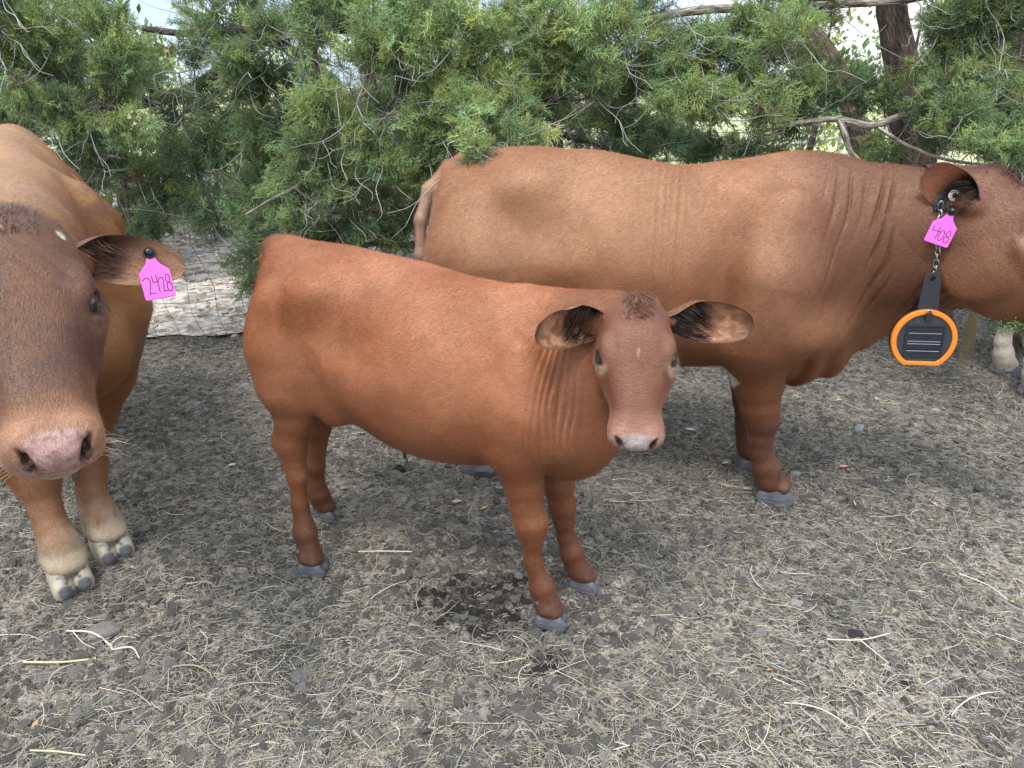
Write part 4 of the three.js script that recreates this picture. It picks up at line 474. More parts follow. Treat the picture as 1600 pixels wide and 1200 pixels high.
// --- coat colours (linear)
const lerp3 = (a, b, t) => [a[0] + (b[0] - a[0]) * t, a[1] + (b[1] - a[1]) * t, a[2] + (b[2] - a[2]) * t];
function headPaint(c, h, o) { // colours that sit on the head
  const [x, y, z] = h, az = Math.abs(z); if (h[3] > 0.05) return c; const c0 = c, on = sstep(0.05, 0.02, h[3]);
  const k = o.k ?? 1, n = fbm(x * 9 + 2, y * 9, z * 9 + 4, 3);
  c = lerp3(c, o.face, sstep(-0.15, 0.02, y + 0.10) * sstep(0.95, 0.7, x) * sstep(-0.1, 0.12, x) * (0.55 + 0.4 * n) * k);
  c = lerp3(c, o.crown, sstep(0.17, 0.02, x + 0.05 * n - 0.02) * sstep(-0.24, -0.1, y) * sstep(0.13, 0.07, az) * 0.75);
  c = lerp3(c, o.cheek, sstep(-0.17, -0.3, y) * sstep(0.2, 0.34, x) * sstep(0.85, 0.6, x) * 0.7);
  if (o.blaze) c = lerp3(c, o.blaze, sstep(0.014, 0.004, az + 0.008 * n) * sstep(0.33, 0.38, x) * sstep(0.44, 0.40, x) * 0.45);
  const er = Math.hypot(x - 0.397, (y - (o.eyeY ?? -0.082)) * 1.25, (az - 0.215 * (o.wide ?? 1)) * 0.6);
  c = lerp3(c, o.ring, sstep(0.105, 0.055, Math.hypot(x - 0.43, y - (o.eyeY ?? -0.082) + 0.035, (az - 0.215) * 0.6)) * 0.85);
  c = lerp3(c, [0.025, 0.015, 0.014], sstep(0.068, 0.046, er));
  const tear = Math.hypot((x - 0.48) * 0.45, (y + 0.07) * 1.1, (az - 0.178) * 1.3); c = lerp3(c, [0.10, 0.045, 0.025], sstep(0.05, 0.02, tear) * 0.6);
  // muzzle: pale hair, then bare pad, dark nostrils, whitish lips
  c = lerp3(c, o.muzzleHair, sstep(o.hair0 ?? 0.74, 0.9, x + 0.05 * n - 0.01 + (az - 0.1) * 0.15) * 0.8);
  c = lerp3(c, o.rim ?? [0.46, 0.29, 0.24], sstep(0.89, 0.94, x + 0.03 * n - 0.015) * 0.75);
  const pad = sstep(0.905, 0.93, x + 0.02 * n - 0.02 + sstep(0.03, 0.09, az) * -0.012) * sstep(0.118, 0.095, az + (y + 0.13) * 0.28) * sstep(-0.23, -0.21, y);
  const spk = sstep(0.66, 0.74, noise(x * 70, y * 70, z * 70)); const crk = fbm(x * 38, y * 38, z * 38, 2); c = lerp3(c, lerp3(o.pad, o.padSpot, clamp(spk * (o.spots ?? 0.5) + sstep(0.5, 0.72, crk) * 0.45 + sstep(-0.17, -0.22, y) * 0.3, 0, 1)), pad);
  c = lerp3(c, o.lip, sstep(0.84, 0.92, x + 0.02 * n) * sstep(-0.225, -0.25, y) * 0.8);
  const nr = Math.hypot((az - 0.088 * (o.mz ?? 1)) * 1.1, (y + 0.145) * 0.8); c = lerp3(c, [0.05, 0.018, 0.016], sstep(0.034, 0.02, nr) * sstep(0.90, 0.93, x) * 0.9);
  if (Math.abs(y + 0.288) < 0.009 && x > 0.8) c = lerp3(c, [0.03, 0.015, 0.012], 0.8);
  return lerp3(c0, c, on);
}

// a tuft of longer curly hair on the poll
function tuft(a, n, seed, len, mat) { const R = rng(seed), l = [], H = a.H; for (let i = 0; i < n; i++) { const x = -0.06 + 0.2 * R(), z = (R() + R() - 1) * 0.13, o = H.from(x, 0.5, z), d = H.Y.clone().negate(), s = hit(a.f, [o.x, o.y, o.z], [d.x, d.y, d.z], 0.6), e = H.X.clone().multiplyScalar(R() - 0.25).addScaledVector(H.Z, z * 4 + R() - 0.5).addScaledVector(H.Y, 0.35 + 0.3 * R()).normalize(), L = len * (0.5 + 0.8 * R()), m = s.clone().addScaledVector(e, L * 0.5), q = m.clone().addScaledVector(e, L * 0.35).addScaledVector(H.Y, -0.25 * L).addScaledVector(H.Z, (R() - 0.5) * L * 0.5); l.push([[s, m, q], 0.0008, 0.0003]); } return mesh('poll_tuft', strands(l), mat, a.root, 'stuff'); }
// a short coat of single hairs lying along the body; flow gives the way they lie
const furMat = new THREE.MeshPhysicalMaterial({ color: rgb(1, 1, 1), roughness: 0.40, specularColor: rgb(1, 0.78, 0.63), ior: 1.66 });
const furGeo = strands([[[V(0, 0, 0), V(0.5, 0.10, 0), V(1, 0.12, 0)], 0.017, 0.006]]);
function fur(a, N, len, seed, flow) {
  const R = rng(seed), g = a.body.geometry, P = g.attributes.position, C = g.attributes.color, I = g.index, T = I.count / 3, cum = new Float32Array(T), A = V(0, 0, 0), B = V(0, 0, 0), D = V(0, 0, 0), E = V(0, 0, 0), F = V(0, 0, 0), nn = V(0, 0, 0); let sum = 0;
  for (let t = 0; t < T; t++) { A.fromBufferAttribute(P, I.getX(3 * t)); B.fromBufferAttribute(P, I.getX(3 * t + 1)).sub(A); D.fromBufferAttribute(P, I.getX(3 * t + 2)).sub(A); sum += B.cross(D).length() / 2; cum[t] = sum; }
  const list = [], m = new THREE.Matrix4(); let t = 0; for (let i = 0; i < N; i++) { const target = (i + R()) / N * sum; while (t < T - 1 && cum[t] < target) t++;
    const i0 = I.getX(3 * t), i1 = I.getX(3 * t + 1), i2 = I.getX(3 * t + 2); A.fromBufferAttribute(P, i0); B.fromBufferAttribute(P, i1); D.fromBufferAttribute(P, i2); nn.crossVectors(E.copy(B).sub(A), F.copy(D).sub(A)).normalize(); let u = R(), v = R(); if (u + v > 1) { u = 1 - u; v = 1 - v; } const p = A.clone().addScaledVector(E, u).addScaledVector(F, v);
    const h = a.H.to(p.x, p.y, p.z); if ((h[0] > 0.86 && h[0] < 1.1 && h[1] > -0.5 && Math.abs(h[2]) < 0.3) || p.y < 0.075) continue; const f = flow(p, h); if (!f) continue;
    const d = f.add(V(R() - 0.5, R() - 0.5, R() - 0.5).multiplyScalar(0.55)); d.addScaledVector(nn, -d.dot(nn)); if (d.lengthSq() < 1e-5) continue; d.normalize().addScaledVector(nn, 0.10 + 0.16 * R()).normalize(); const z = V(0, 0, 0).crossVectors(d, nn).normalize(), y = V(0, 0, 0).crossVectors(z, d), L = len(p, h) * (0.6 + 0.7 * R());
    m.makeBasis(d, y, z).scale(V(L, L, L)).setPosition(p); const k = 0.80 + 0.75 * R(); list.push([m.clone(), rgb(C.getX(i0) * k, C.getY(i0) * k, C.getZ(i0) * k)]); }
  return instances('coat_hair', furGeo, furMat, list, a.root); }

// --- the calf in the middle
const calfEarTint = (sgn) => (s, t) => { const d = sstep(0.62, 0.2, s + 0.25 * Math.abs(t + 0.1) + 0.12 * noise(s * 9, t * 4, sgn)) * 0.9, n = noise(s * 14 + 3, t * 6, sgn * 5); let c = lerp3([0.26, 0.11, 0.055], [0.48, 0.25, 0.15], sstep(0.35, 0.75, n)); c = lerp3(c, [0.03, 0.022, 0.02], d); return lerp3(c, [0.16, 0.07, 0.04], sstep(0.8, 0.97, Math.max(Math.abs(t), s))); };
const calf = cattle({
  name: 'calf', label: 'reddish brown calf standing in the middle with its head turned to face the viewer', at: [-0.728, -2.47], yaw: 22, cell: 0.0052,
  head: { poll: [1.18, 1.079, 0.10], muzzle: [1.246, 0.768, 0.314], dorsal: [0.25, 0.5, 0.85], wide: 1.18, jaw: 0.95, mz: 1.2 },
  torso: [[-0.095, -0.08, -0.05, -0.015, 0.06, 0.18, 0.28, 0.42, 0.56, 0.7, 0.84, 0.95, 1.04, 1.10, 1.13],
    [0.98, 1.05, 1.095, 1.118, 1.130, 1.124, 1.116, 1.098, 1.077, 1.056, 1.042, 1.03, 0.99, 0.92, 0.85],
    [0.76, 0.71, 0.68, 0.66, 0.645, 0.61, 0.55, 0.492, 0.470, 0.478, 0.502, 0.485, 0.49, 0.55, 0.62],
    [0.055, 0.10, 0.135, 0.165, 0.20, 0.22, 0.228, 0.247, 0.25, 0.228, 0.185, 0.15, 0.125, 0.095, 0.05], { n: 2.25, high: 0.25, low: 0.08, k: 0.05 }],
  prims: [
    ball([-0.02, 1.105, 0], [0.07, 0.035, 0.035], 0.05), ball([0.2, 1.0, 0.155], [0.05, 0.04, 0.04], 0.14), ball([0.2, 1.0, -0.155], [0.05, 0.04, 0.04], 0.14),
    ...[-1, 1].map((s) => ball([0.05, 0.82, s * 0.13], [0.12, 0.21, 0.088], 0.035)), ...[-1, 1].map((s) => ball([0.865, 0.76, s * 0.14], [0.10, 0.19, 0.072], 0.035)), ...[-1, 1].map((s) => ({ ...ball([0.30, 0.93, s * 0.275], [0.10, 0.075, 0.05], 0.09), sub: 1 })), ...[-1, 1].map((s) => ({ ...ecap([0.735, 0.92, s * 0.25], [0.74, 0.62, s * 0.255], 0.022, 0.022, 0.022, 0.022, 0.10), sub: 1 })), ...[-1, 1].map((s) => ({ ...ecap([0.20, 0.80, s * 0.26], [0.19, 0.64, s * 0.22], 0.02, 0.02, 0.02, 0.02, 0.07), sub: 1 })), ...[-1, 1].map((s) => ball([0.96, 0.66, s * 0.115], [0.075, 0.075, 0.065], 0.06)),
    ecap([0.90, 0.80, 0], [1.10, 0.92, 0.02], 0.125, 0.20, 0.085, 0.13, 0.06, [-0.5, 0.85, 0]), ecap([0.84, 0.99, 0], [1.10, 1.01, 0.03], 0.045, 0.055, 0.055, 0.055, 0.06),
    ecap([0.93, 0.56, 0], [1.05, 0.66, 0], 0.065, 0.105, 0.06, 0.09, 0.05), ecap([1.03, 0.7, 0.0], [1.10, 0.86, 0.0], 0.055, 0.085, 0.06, 0.085, 0.05, [1, 0, 0]),
    ecap([0.22, 0.60, 0.13], [0.14, 0.70, 0.16], 0.02, 0.05, 0.02, 0.05, 0.07, [1, 0, 0]), ecap([0.22, 0.60, -0.13], [0.14, 0.70, -0.16], 0.02, 0.05, 0.02, 0.05, 0.07, [1, 0, 0]), ball([0.40, 0.474, 0], [0.04, 0.015, 0.015], 0.05)],
  legs: [
    { joints: [[0.06, 0.80, 0.12, 0.13], [0.056, 0.68, 0.125, 0.105], [0.056, 0.575, 0.125, 0.066], [0.035, 0.467, 0.13, 0.053], [0.054, 0.351, 0.138, 0.033], [0.056, 0.248, 0.145, 0.027], [0.072, 0.145, 0.153, 0.039], [0.086, 0.08, 0.162, 0.037], [0.096, 0.065, 0.167, 0.038]], hoof: [0.108, 0.172], size: 0.98, turn: -0.15, extra: [ball([-0.008, 0.478, 0.13], [0.024, 0.034, 0.02], 0.03)] },
    { joints: [[0.03, 0.80, -0.12, 0.13], [0.02, 0.62, -0.12, 0.105], [0.0, 0.5, -0.12, 0.058], [-0.04, 0.41, -0.12, 0.046], [-0.068, 0.25, -0.12, 0.034], [-0.078, 0.16, -0.13, 0.029], [-0.08, 0.115, -0.135, 0.038], [-0.077, 0.085, -0.144, 0.036], [-0.070, 0.065, -0.15, 0.038]], hoof: [-0.06, -0.153], size: 0.95, turn: 0.1 },
    { joints: [[0.86, 0.74, 0.12, 0.11], [0.845, 0.60, 0.115, 0.092], [0.866, 0.467, 0.105, 0.058], [0.872, 0.405, 0.104, 0.05], [0.888, 0.344, 0.107, 0.046], [0.895, 0.297, 0.109, 0.034], [0.901, 0.209, 0.111, 0.0255], [0.933, 0.122, 0.113, 0.037], [0.95, 0.075, 0.116, 0.036], [0.958, 0.065, 0.118, 0.037]], hoof: [0.972, 0.122], size: 0.95, turn: -0.1, extra: [ball([0.897, 0.345, 0.107], [0.042, 0.045, 0.04], 0.03)] },
    { joints: [[0.88, 0.72, -0.12, 0.11], [0.89, 0.55, -0.1, 0.085], [0.912, 0.40, -0.08, 0.05], [0.93, 0.306, -0.083, 0.041], [0.935, 0.253, -0.085, 0.031], [0.943, 0.194, -0.088, 0.0265], [0.964, 0.135, -0.091, 0.037], [0.984, 0.08, -0.093, 0.036], [0.998, 0.065, -0.096, 0.037]], hoof: [1.016, -0.096], size: 0.95, turn: 0.05 }],
  tail: [[-0.04, 1.10, -0.01, 0.035], [-0.095, 1.05, -0.03, 0.028], [-0.118, 0.95, -0.045, 0.022], [-0.122, 0.8, -0.06, 0.019], [-0.115, 0.65, -0.07, 0.017]],
  post: (d, x, y, z, h) => { // folds of the loose neck skin and a soft unevenness of the flesh
    const m = sstep(0.84, 0.97, x) * sstep(0.56, 0.68, y) * sstep(1.03, 0.92, y) * sstep(-0.02, 0.05, z) * (h[0] > -0.1 && h[1] > -0.45 && h[0] < 1.1 && Math.abs(h[2]) < 0.3 ? sstep(-0.36, -0.45, h[1]) : 1);
    const s = 6.283 * ((x - (y - 0.8) * 0.12) * 52 + 2.6 * noise(x * 13, y * 3.5, 1) + 0.8 * noise(x * 29, y * 9, 2));
    return d + m * 0.0044 * sstep(0.25, 0.75, noise(x * 24, y * 5, 4)) * Math.pow(0.5 + 0.5 * Math.sin(s), 3) - 0.0022 * sstep(0.45, 0.65, y) * Math.sin(x * 21 + 1.3 * Math.sin(y * 13)) * Math.sin(y * 17 + z * 9); },
  paint: (x, y, z, a, b, c, h) => {
    const n = fbm(x * 5 + 3, y * 5, z * 5, 4), n2 = fbm(x * 22, y * 22 + 9, z * 22, 3);
    let q = lerp3([0.31, 0.105, 0.043], [0.42, 0.168, 0.083], sstep(0.3, 0.7, n)); const st = fbm(x * 3.5, y * 11, z * 11, 3); q = q.map((v) => v * (0.76 + 0.30 * n2 + 0.2 * st));
    q = lerp3(q, [0.145, 0.044, 0.015], sstep(0.74, 0.50, y) * 0.75); q = lerp3(q, [0.12, 0.040, 0.020], sstep(0.34, 0.16, y) * 0.75); q = lerp3(q, [0.075, 0.028, 0.021], sstep(0.17, 0.06, y) * 0.7);  // darker below: partly the coat itself, partly body shade painted into the colour
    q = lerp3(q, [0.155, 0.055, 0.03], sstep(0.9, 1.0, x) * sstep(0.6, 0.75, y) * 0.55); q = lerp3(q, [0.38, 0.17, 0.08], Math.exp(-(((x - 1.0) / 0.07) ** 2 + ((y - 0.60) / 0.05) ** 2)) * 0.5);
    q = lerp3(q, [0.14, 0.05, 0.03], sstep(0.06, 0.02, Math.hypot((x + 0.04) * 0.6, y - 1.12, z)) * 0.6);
    return headPaint(q, h, { k: 1.2, face: [0.155, 0.056, 0.034], crown: [0.075, 0.032, 0.026], cheek: [0.28, 0.105, 0.033], ring: [0.46, 0.30, 0.21], muzzleHair: [0.33, 0.165, 0.12], pad: [0.44, 0.37, 0.36], padSpot: [0.25, 0.19, 0.19], lip: [0.24, 0.19, 0.18], blaze: [0.65, 0.5, 0.38], wide: 1.18, mz: 1.2 }); },
  material: coatMaterial(0.54, 0.0014, 3.2),
  ears: [
    { base: [0.085, -0.21, 0.20], dir: [-0.66, 0.0, 0.75], open: [0.75, 0.0, 0.62], len: 0.222, wid: 0.056, droop: 0.06, tint: calfEarTint(1), outer: () => [0.22, 0.085, 0.042], notch: 1 },
    { base: [0.085, -0.21, -0.20], dir: [0.90, 0.03, -0.30], open: [0.42, -0.02, 0.9], len: 0.235, wid: 0.057, droop: 0.07, tint: calfEarTint(2), outer: () => [0.22, 0.085, 0.042] }],
});
earHair(calf, calf.ears[0], 260, 0.5, 0.045, 21, darkHair); earHair(calf, calf.ears[1], 260, 0.45, 0.045, 22, darkHair);
{ const R = rng(4), l = []; for (let i = 0; i < 14; i++) { const x = 0.39 + R() * 0.012, z = 0.01 * (R() - 0.5), p = V(x, 0.462, z); l.push([[p, V(x + 0.003 * (R() - 0.5), 0.43, z), V(x + 0.006, 0.385 + 0.03 * R(), z + 0.006 * (R() - 0.5))], 0.0014, 0.0005]); } mesh('belly_hair', strands(l), darkHair, calf.root, 'stuff'); }

// --- the big animal behind, in profile
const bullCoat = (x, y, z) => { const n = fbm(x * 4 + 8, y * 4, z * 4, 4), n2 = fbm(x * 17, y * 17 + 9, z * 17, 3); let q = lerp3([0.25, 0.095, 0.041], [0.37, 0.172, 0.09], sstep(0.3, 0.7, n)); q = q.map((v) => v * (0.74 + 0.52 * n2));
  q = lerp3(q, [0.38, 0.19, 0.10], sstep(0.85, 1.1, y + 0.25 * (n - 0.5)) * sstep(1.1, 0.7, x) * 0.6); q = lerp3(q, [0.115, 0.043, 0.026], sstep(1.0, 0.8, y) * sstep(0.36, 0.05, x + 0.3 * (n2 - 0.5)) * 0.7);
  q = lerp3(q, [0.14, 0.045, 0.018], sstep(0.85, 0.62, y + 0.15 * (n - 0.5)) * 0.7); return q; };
const bull = cattle({
  name: 'cow', label: 'large reddish tan cow in profile behind the calf, pink tag in its ear', at: [-0.185, -3.171], yaw: 11.7, cell: 0.0062,
  head: { poll: [1.875, 1.325, 0.15], muzzle: [2.27, 0.915, 0.40], dorsal: [0.7, 0.7, 0.1], wide: 1.0, jaw: 1.18, pollH: 0.115, eye: 0.034, eyeZ: 0.2 },
  torso: [[-0.13, -0.11, -0.05, 0.07, 0.26, 0.4, 0.54, 0.7, 0.86, 1.04, 1.2, 1.35, 1.48, 1.56],
    [1.10, 1.22, 1.305, 1.345, 1.366, 1.361, 1.352, 1.324, 1.311, 1.328, 1.349, 1.35, 1.29, 1.14],
    [0.80, 0.72, 0.66, 0.62, 0.58, 0.55, 0.53, 0.525, 0.53, 0.54, 0.53, 0.50, 0.55, 0.70],
    [0.12, 0.18, 0.235, 0.28, 0.30, 0.315, 0.332, 0.338, 0.335, 0.325, 0.305, 0.275, 0.22, 0.12], { n: 2.4, high: 0.3, low: 0.12, k: 0.06 }],
  prims: [
    ...[-1, 1].map((s) => ball([0.08, 0.93, s * 0.20], [0.185, 0.30, 0.125], 0.045)), ...[-1, 1].map((s) => ({ ...ball([0.43, 1.12, s * 0.37], [0.11, 0.085, 0.06], 0.1), sub: 1 })), ...[-1, 1].map((s) => ({ ...ecap([1.03, 1.12, s * 0.36], [1.03, 0.68, s * 0.36], 0.03, 0.03, 0.03, 0.03, 0.12), sub: 1 })), ...[-1, 1].map((s) => ball([0.27, 1.24, s * 0.185], [0.08, 0.05, 0.06], 0.16)), ...[-1, 1].map((s) => ball([1.22, 0.96, s * 0.228], [0.16, 0.30, 0.1], 0.07)), ...[-1, 1].map((s) => ball([1.33, 0.78, s * 0.20], [0.11, 0.12, 0.09], 0.08)),
    ecap([1.30, 1.03, 0.0], [1.77, 1.09, 0.12], 0.24, 0.315, 0.16, 0.235, 0.08), ecap([1.77, 1.09, 0.12], [1.86, 1.1, 0.17], 0.16, 0.235, 0.14, 0.2, 0.05),
    ecap([1.25, 0.62, 0.0], [1.43, 0.69, 0.03], 0.085, 0.165, 0.06, 0.15, 0.06), ecap([1.43, 0.71, 0.03], [1.62, 0.86, 0.08], 0.05, 0.14, 0.05, 0.12, 0.05), ecap([1.62, 0.87, 0.08], [1.80, 0.96, 0.15], 0.06, 0.10, 0.07, 0.09, 0.05),
    ecap([0.28, 0.62, 0.2], [0.2, 0.8, 0.24], 0.02, 0.09, 0.02, 0.07, 0.09, [1, 0, 0]), ecap([1.31, 0.62, 0.10], [1.52, 0.86, 0.13], 0.018, 0.018, 0.022, 0.022, 0.07)],
  legs: [
    { joints: [[0.10, 0.95, 0.19, 0.2], [0.12, 0.74, 0.19, 0.15], [0.05, 0.56, 0.165, 0.08], [-0.02, 0.47, 0.15, 0.065], [-0.005, 0.30, 0.145, 0.043], [0.0, 0.22, 0.143, 0.041], [0.03, 0.14, 0.14, 0.054], [0.05, 0.11, 0.14, 0.054], [0.065, 0.09, 0.14, 0.053]], hoof: [0.075, 0.14], size: 1.4, k: 0.07 },
    { joints: [[0.10, 0.95, -0.19, 0.2], [0.12, 0.74, -0.19, 0.15], [0.05, 0.56, -0.165, 0.08], [-0.02, 0.47, -0.15, 0.065], [-0.005, 0.30, -0.145, 0.043], [0.0, 0.22, -0.143, 0.041], [0.03, 0.14, -0.14, 0.054], [0.05, 0.11, -0.14, 0.054], [0.065, 0.09, -0.14, 0.053]], hoof: [0.075, -0.14], size: 1.4, k: 0.07 },
    { joints: [[1.2, 0.95, 0.20, 0.19], [1.165, 0.70, 0.185, 0.14], [1.197, 0.51, 0.15, 0.092], [1.213, 0.416, 0.149, 0.072], [1.228, 0.36, 0.147, 0.064], [1.231, 0.278, 0.146, 0.046], [1.24, 0.221, 0.144, 0.042], [1.265, 0.151, 0.143, 0.052], [1.285, 0.10, 0.141, 0.053], [1.30, 0.09, 0.14, 0.053]], hoof: [1.318, 0.14], size: 1.36, turn: 0.1, k: 0.06 },
    { joints: [[1.2, 0.95, -0.20, 0.19], [1.165, 0.70, -0.185, 0.14], [1.185, 0.48, -0.14, 0.085], [1.193, 0.40, -0.132, 0.07], [1.2, 0.33, -0.13, 0.062], [1.203, 0.223, -0.132, 0.044], [1.206, 0.18, -0.134, 0.041], [1.225, 0.13, -0.136, 0.05], [1.235, 0.09, -0.138, 0.052], [1.245, 0.09, -0.14, 0.053]], hoof: [1.26, -0.14], size: 1.36, turn: -0.05, k: 0.06 }],
  tail: [[0.02, 1.31, 0.0, 0.05], [-0.06, 1.275, 0.02, 0.036], [-0.135, 1.20, 0.06, 0.026], [-0.165, 1.09, 0.095, 0.021], [-0.168, 0.95, 0.105, 0.019], [-0.155, 0.75, 0.10, 0.017], [-0.14, 0.55, 0.09, 0.02], [-0.14, 0.42, 0.09, 0.03], [-0.14, 0.3, 0.09, 0.022]],
  post: (d, x, y, z, h) => {
    const hm = h[0] > -0.15 && h[0] < 1.1 && Math.abs(h[2]) < 0.35 ? sstep(-0.50, -0.62, h[1]) : 1;
    const m = sstep(1.30, 1.42, x) * sstep(0.72, 0.85, y) * sstep(1.36, 1.24, y) * hm * (0.45 + 0.55 * noise(x * 7, y * 2.2, 3)), s = 6.283 * ((x + (y - 1.0) * -0.22 * (1 + 2 * (x - 1.35))) * 25 + 2.0 * noise(x * 8, y * 2.2, 1) + 0.7 * noise(x * 18, y * 6, 2)), w = Math.sin(s), v = Math.min(0, w + 0.35);
    const rib = sstep(0.72, 0.8, x) * sstep(0.92, 0.84, x) * sstep(0.8, 1.0, y), dl = sstep(1.28, 1.36, x) * sstep(0.74, 0.6, y) * hm;
    return d + m * 0.014 * Math.pow(0.5 + 0.5 * w, 5) * sstep(0.2, 0.75, noise(x * 15, y * 3, 8)) + rib * 0.002 * Math.sin(x * 210) * Math.sin(x * 39) - dl * 0.011 * Math.sin(x * 62 - y * 26 + 1.2 * Math.sin(y * 21)) - 0.0025 * sstep(0.5, 0.7, y) * Math.sin(x * 14 + 1.3 * Math.sin(y * 9)) * Math.sin(y * 11 + z * 7); },
  paint: (x, y, z, a, b, c, h) => { let q = bullCoat(x, y, z); const n = fbm(x * 14, y * 14, z * 14, 3);
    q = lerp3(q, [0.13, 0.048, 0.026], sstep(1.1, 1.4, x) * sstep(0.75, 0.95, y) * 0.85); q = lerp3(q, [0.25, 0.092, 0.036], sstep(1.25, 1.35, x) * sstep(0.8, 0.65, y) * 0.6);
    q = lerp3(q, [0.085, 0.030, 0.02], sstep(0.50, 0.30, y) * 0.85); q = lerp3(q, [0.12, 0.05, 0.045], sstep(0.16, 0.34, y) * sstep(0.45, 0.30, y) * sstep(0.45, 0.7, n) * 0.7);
    if (x < -0.055) q = lerp3(q, [0.42, 0.28, 0.2], sstep(-0.07, -0.11, x) * sstep(1.3, 1.2, y) * sstep(0.025, 0.05, z) * 0.75);
    q = lerp3(q, [0.75, 0.70, 0.66], sstep(0.075, 0.06, Math.hypot((x - 1.06) * 0.9, (y - 0.535) * 1.6, (z - 0.1) * 0.45) + 0.03 * (n - 0.5)));
    return headPaint(q, h, { face: [0.15, 0.06, 0.035], crown: [0.075, 0.03, 0.022], cheek: [0.22, 0.09, 0.04], ring: [0.30, 0.15, 0.10], muzzleHair: [0.5, 0.36, 0.27], pad: [0.6, 0.42, 0.36], padSpot: [0.3, 0.18, 0.16], lip: [0.5, 0.42, 0.36] }); },
  material: coatMaterial(0.54, 0.0014, 2.8),
  ears: [
    { base: [0.10, -0.2, 0.185], dir: [-0.80, 0.50, -0.04], open: [-0.34, -0.02, 0.95], len: 0.20, wid: 0.066, tipPhi: 0.35, cup: 0.5, droop: -0.05, cup: 1.0, tint: (s, t) => lerp3(lerp3([0.26, 0.09, 0.045], [0.2, 0.07, 0.04], noise(s * 9, t * 5, 3)), [0.012, 0.008, 0.008], sstep(0.68, 0.36, s + 0.1 * t + 0.15 * noise(s * 12, t * 9, 1))), outer: () => [0.18, 0.07, 0.036] },
    { base: [0.05, -0.2, -0.22], dir: [-0.5, 0.40, -0.5], open: [0.75, 0.0, -0.6], len: 0.22, wid: 0.085, droop: 0, tint: () => [0.2, 0.08, 0.05], outer: () => [0.20, 0.072, 0.045] }],
});
earHair(bull, bull.ears[0], 420, 0.42, 0.06, 31, darkHair);

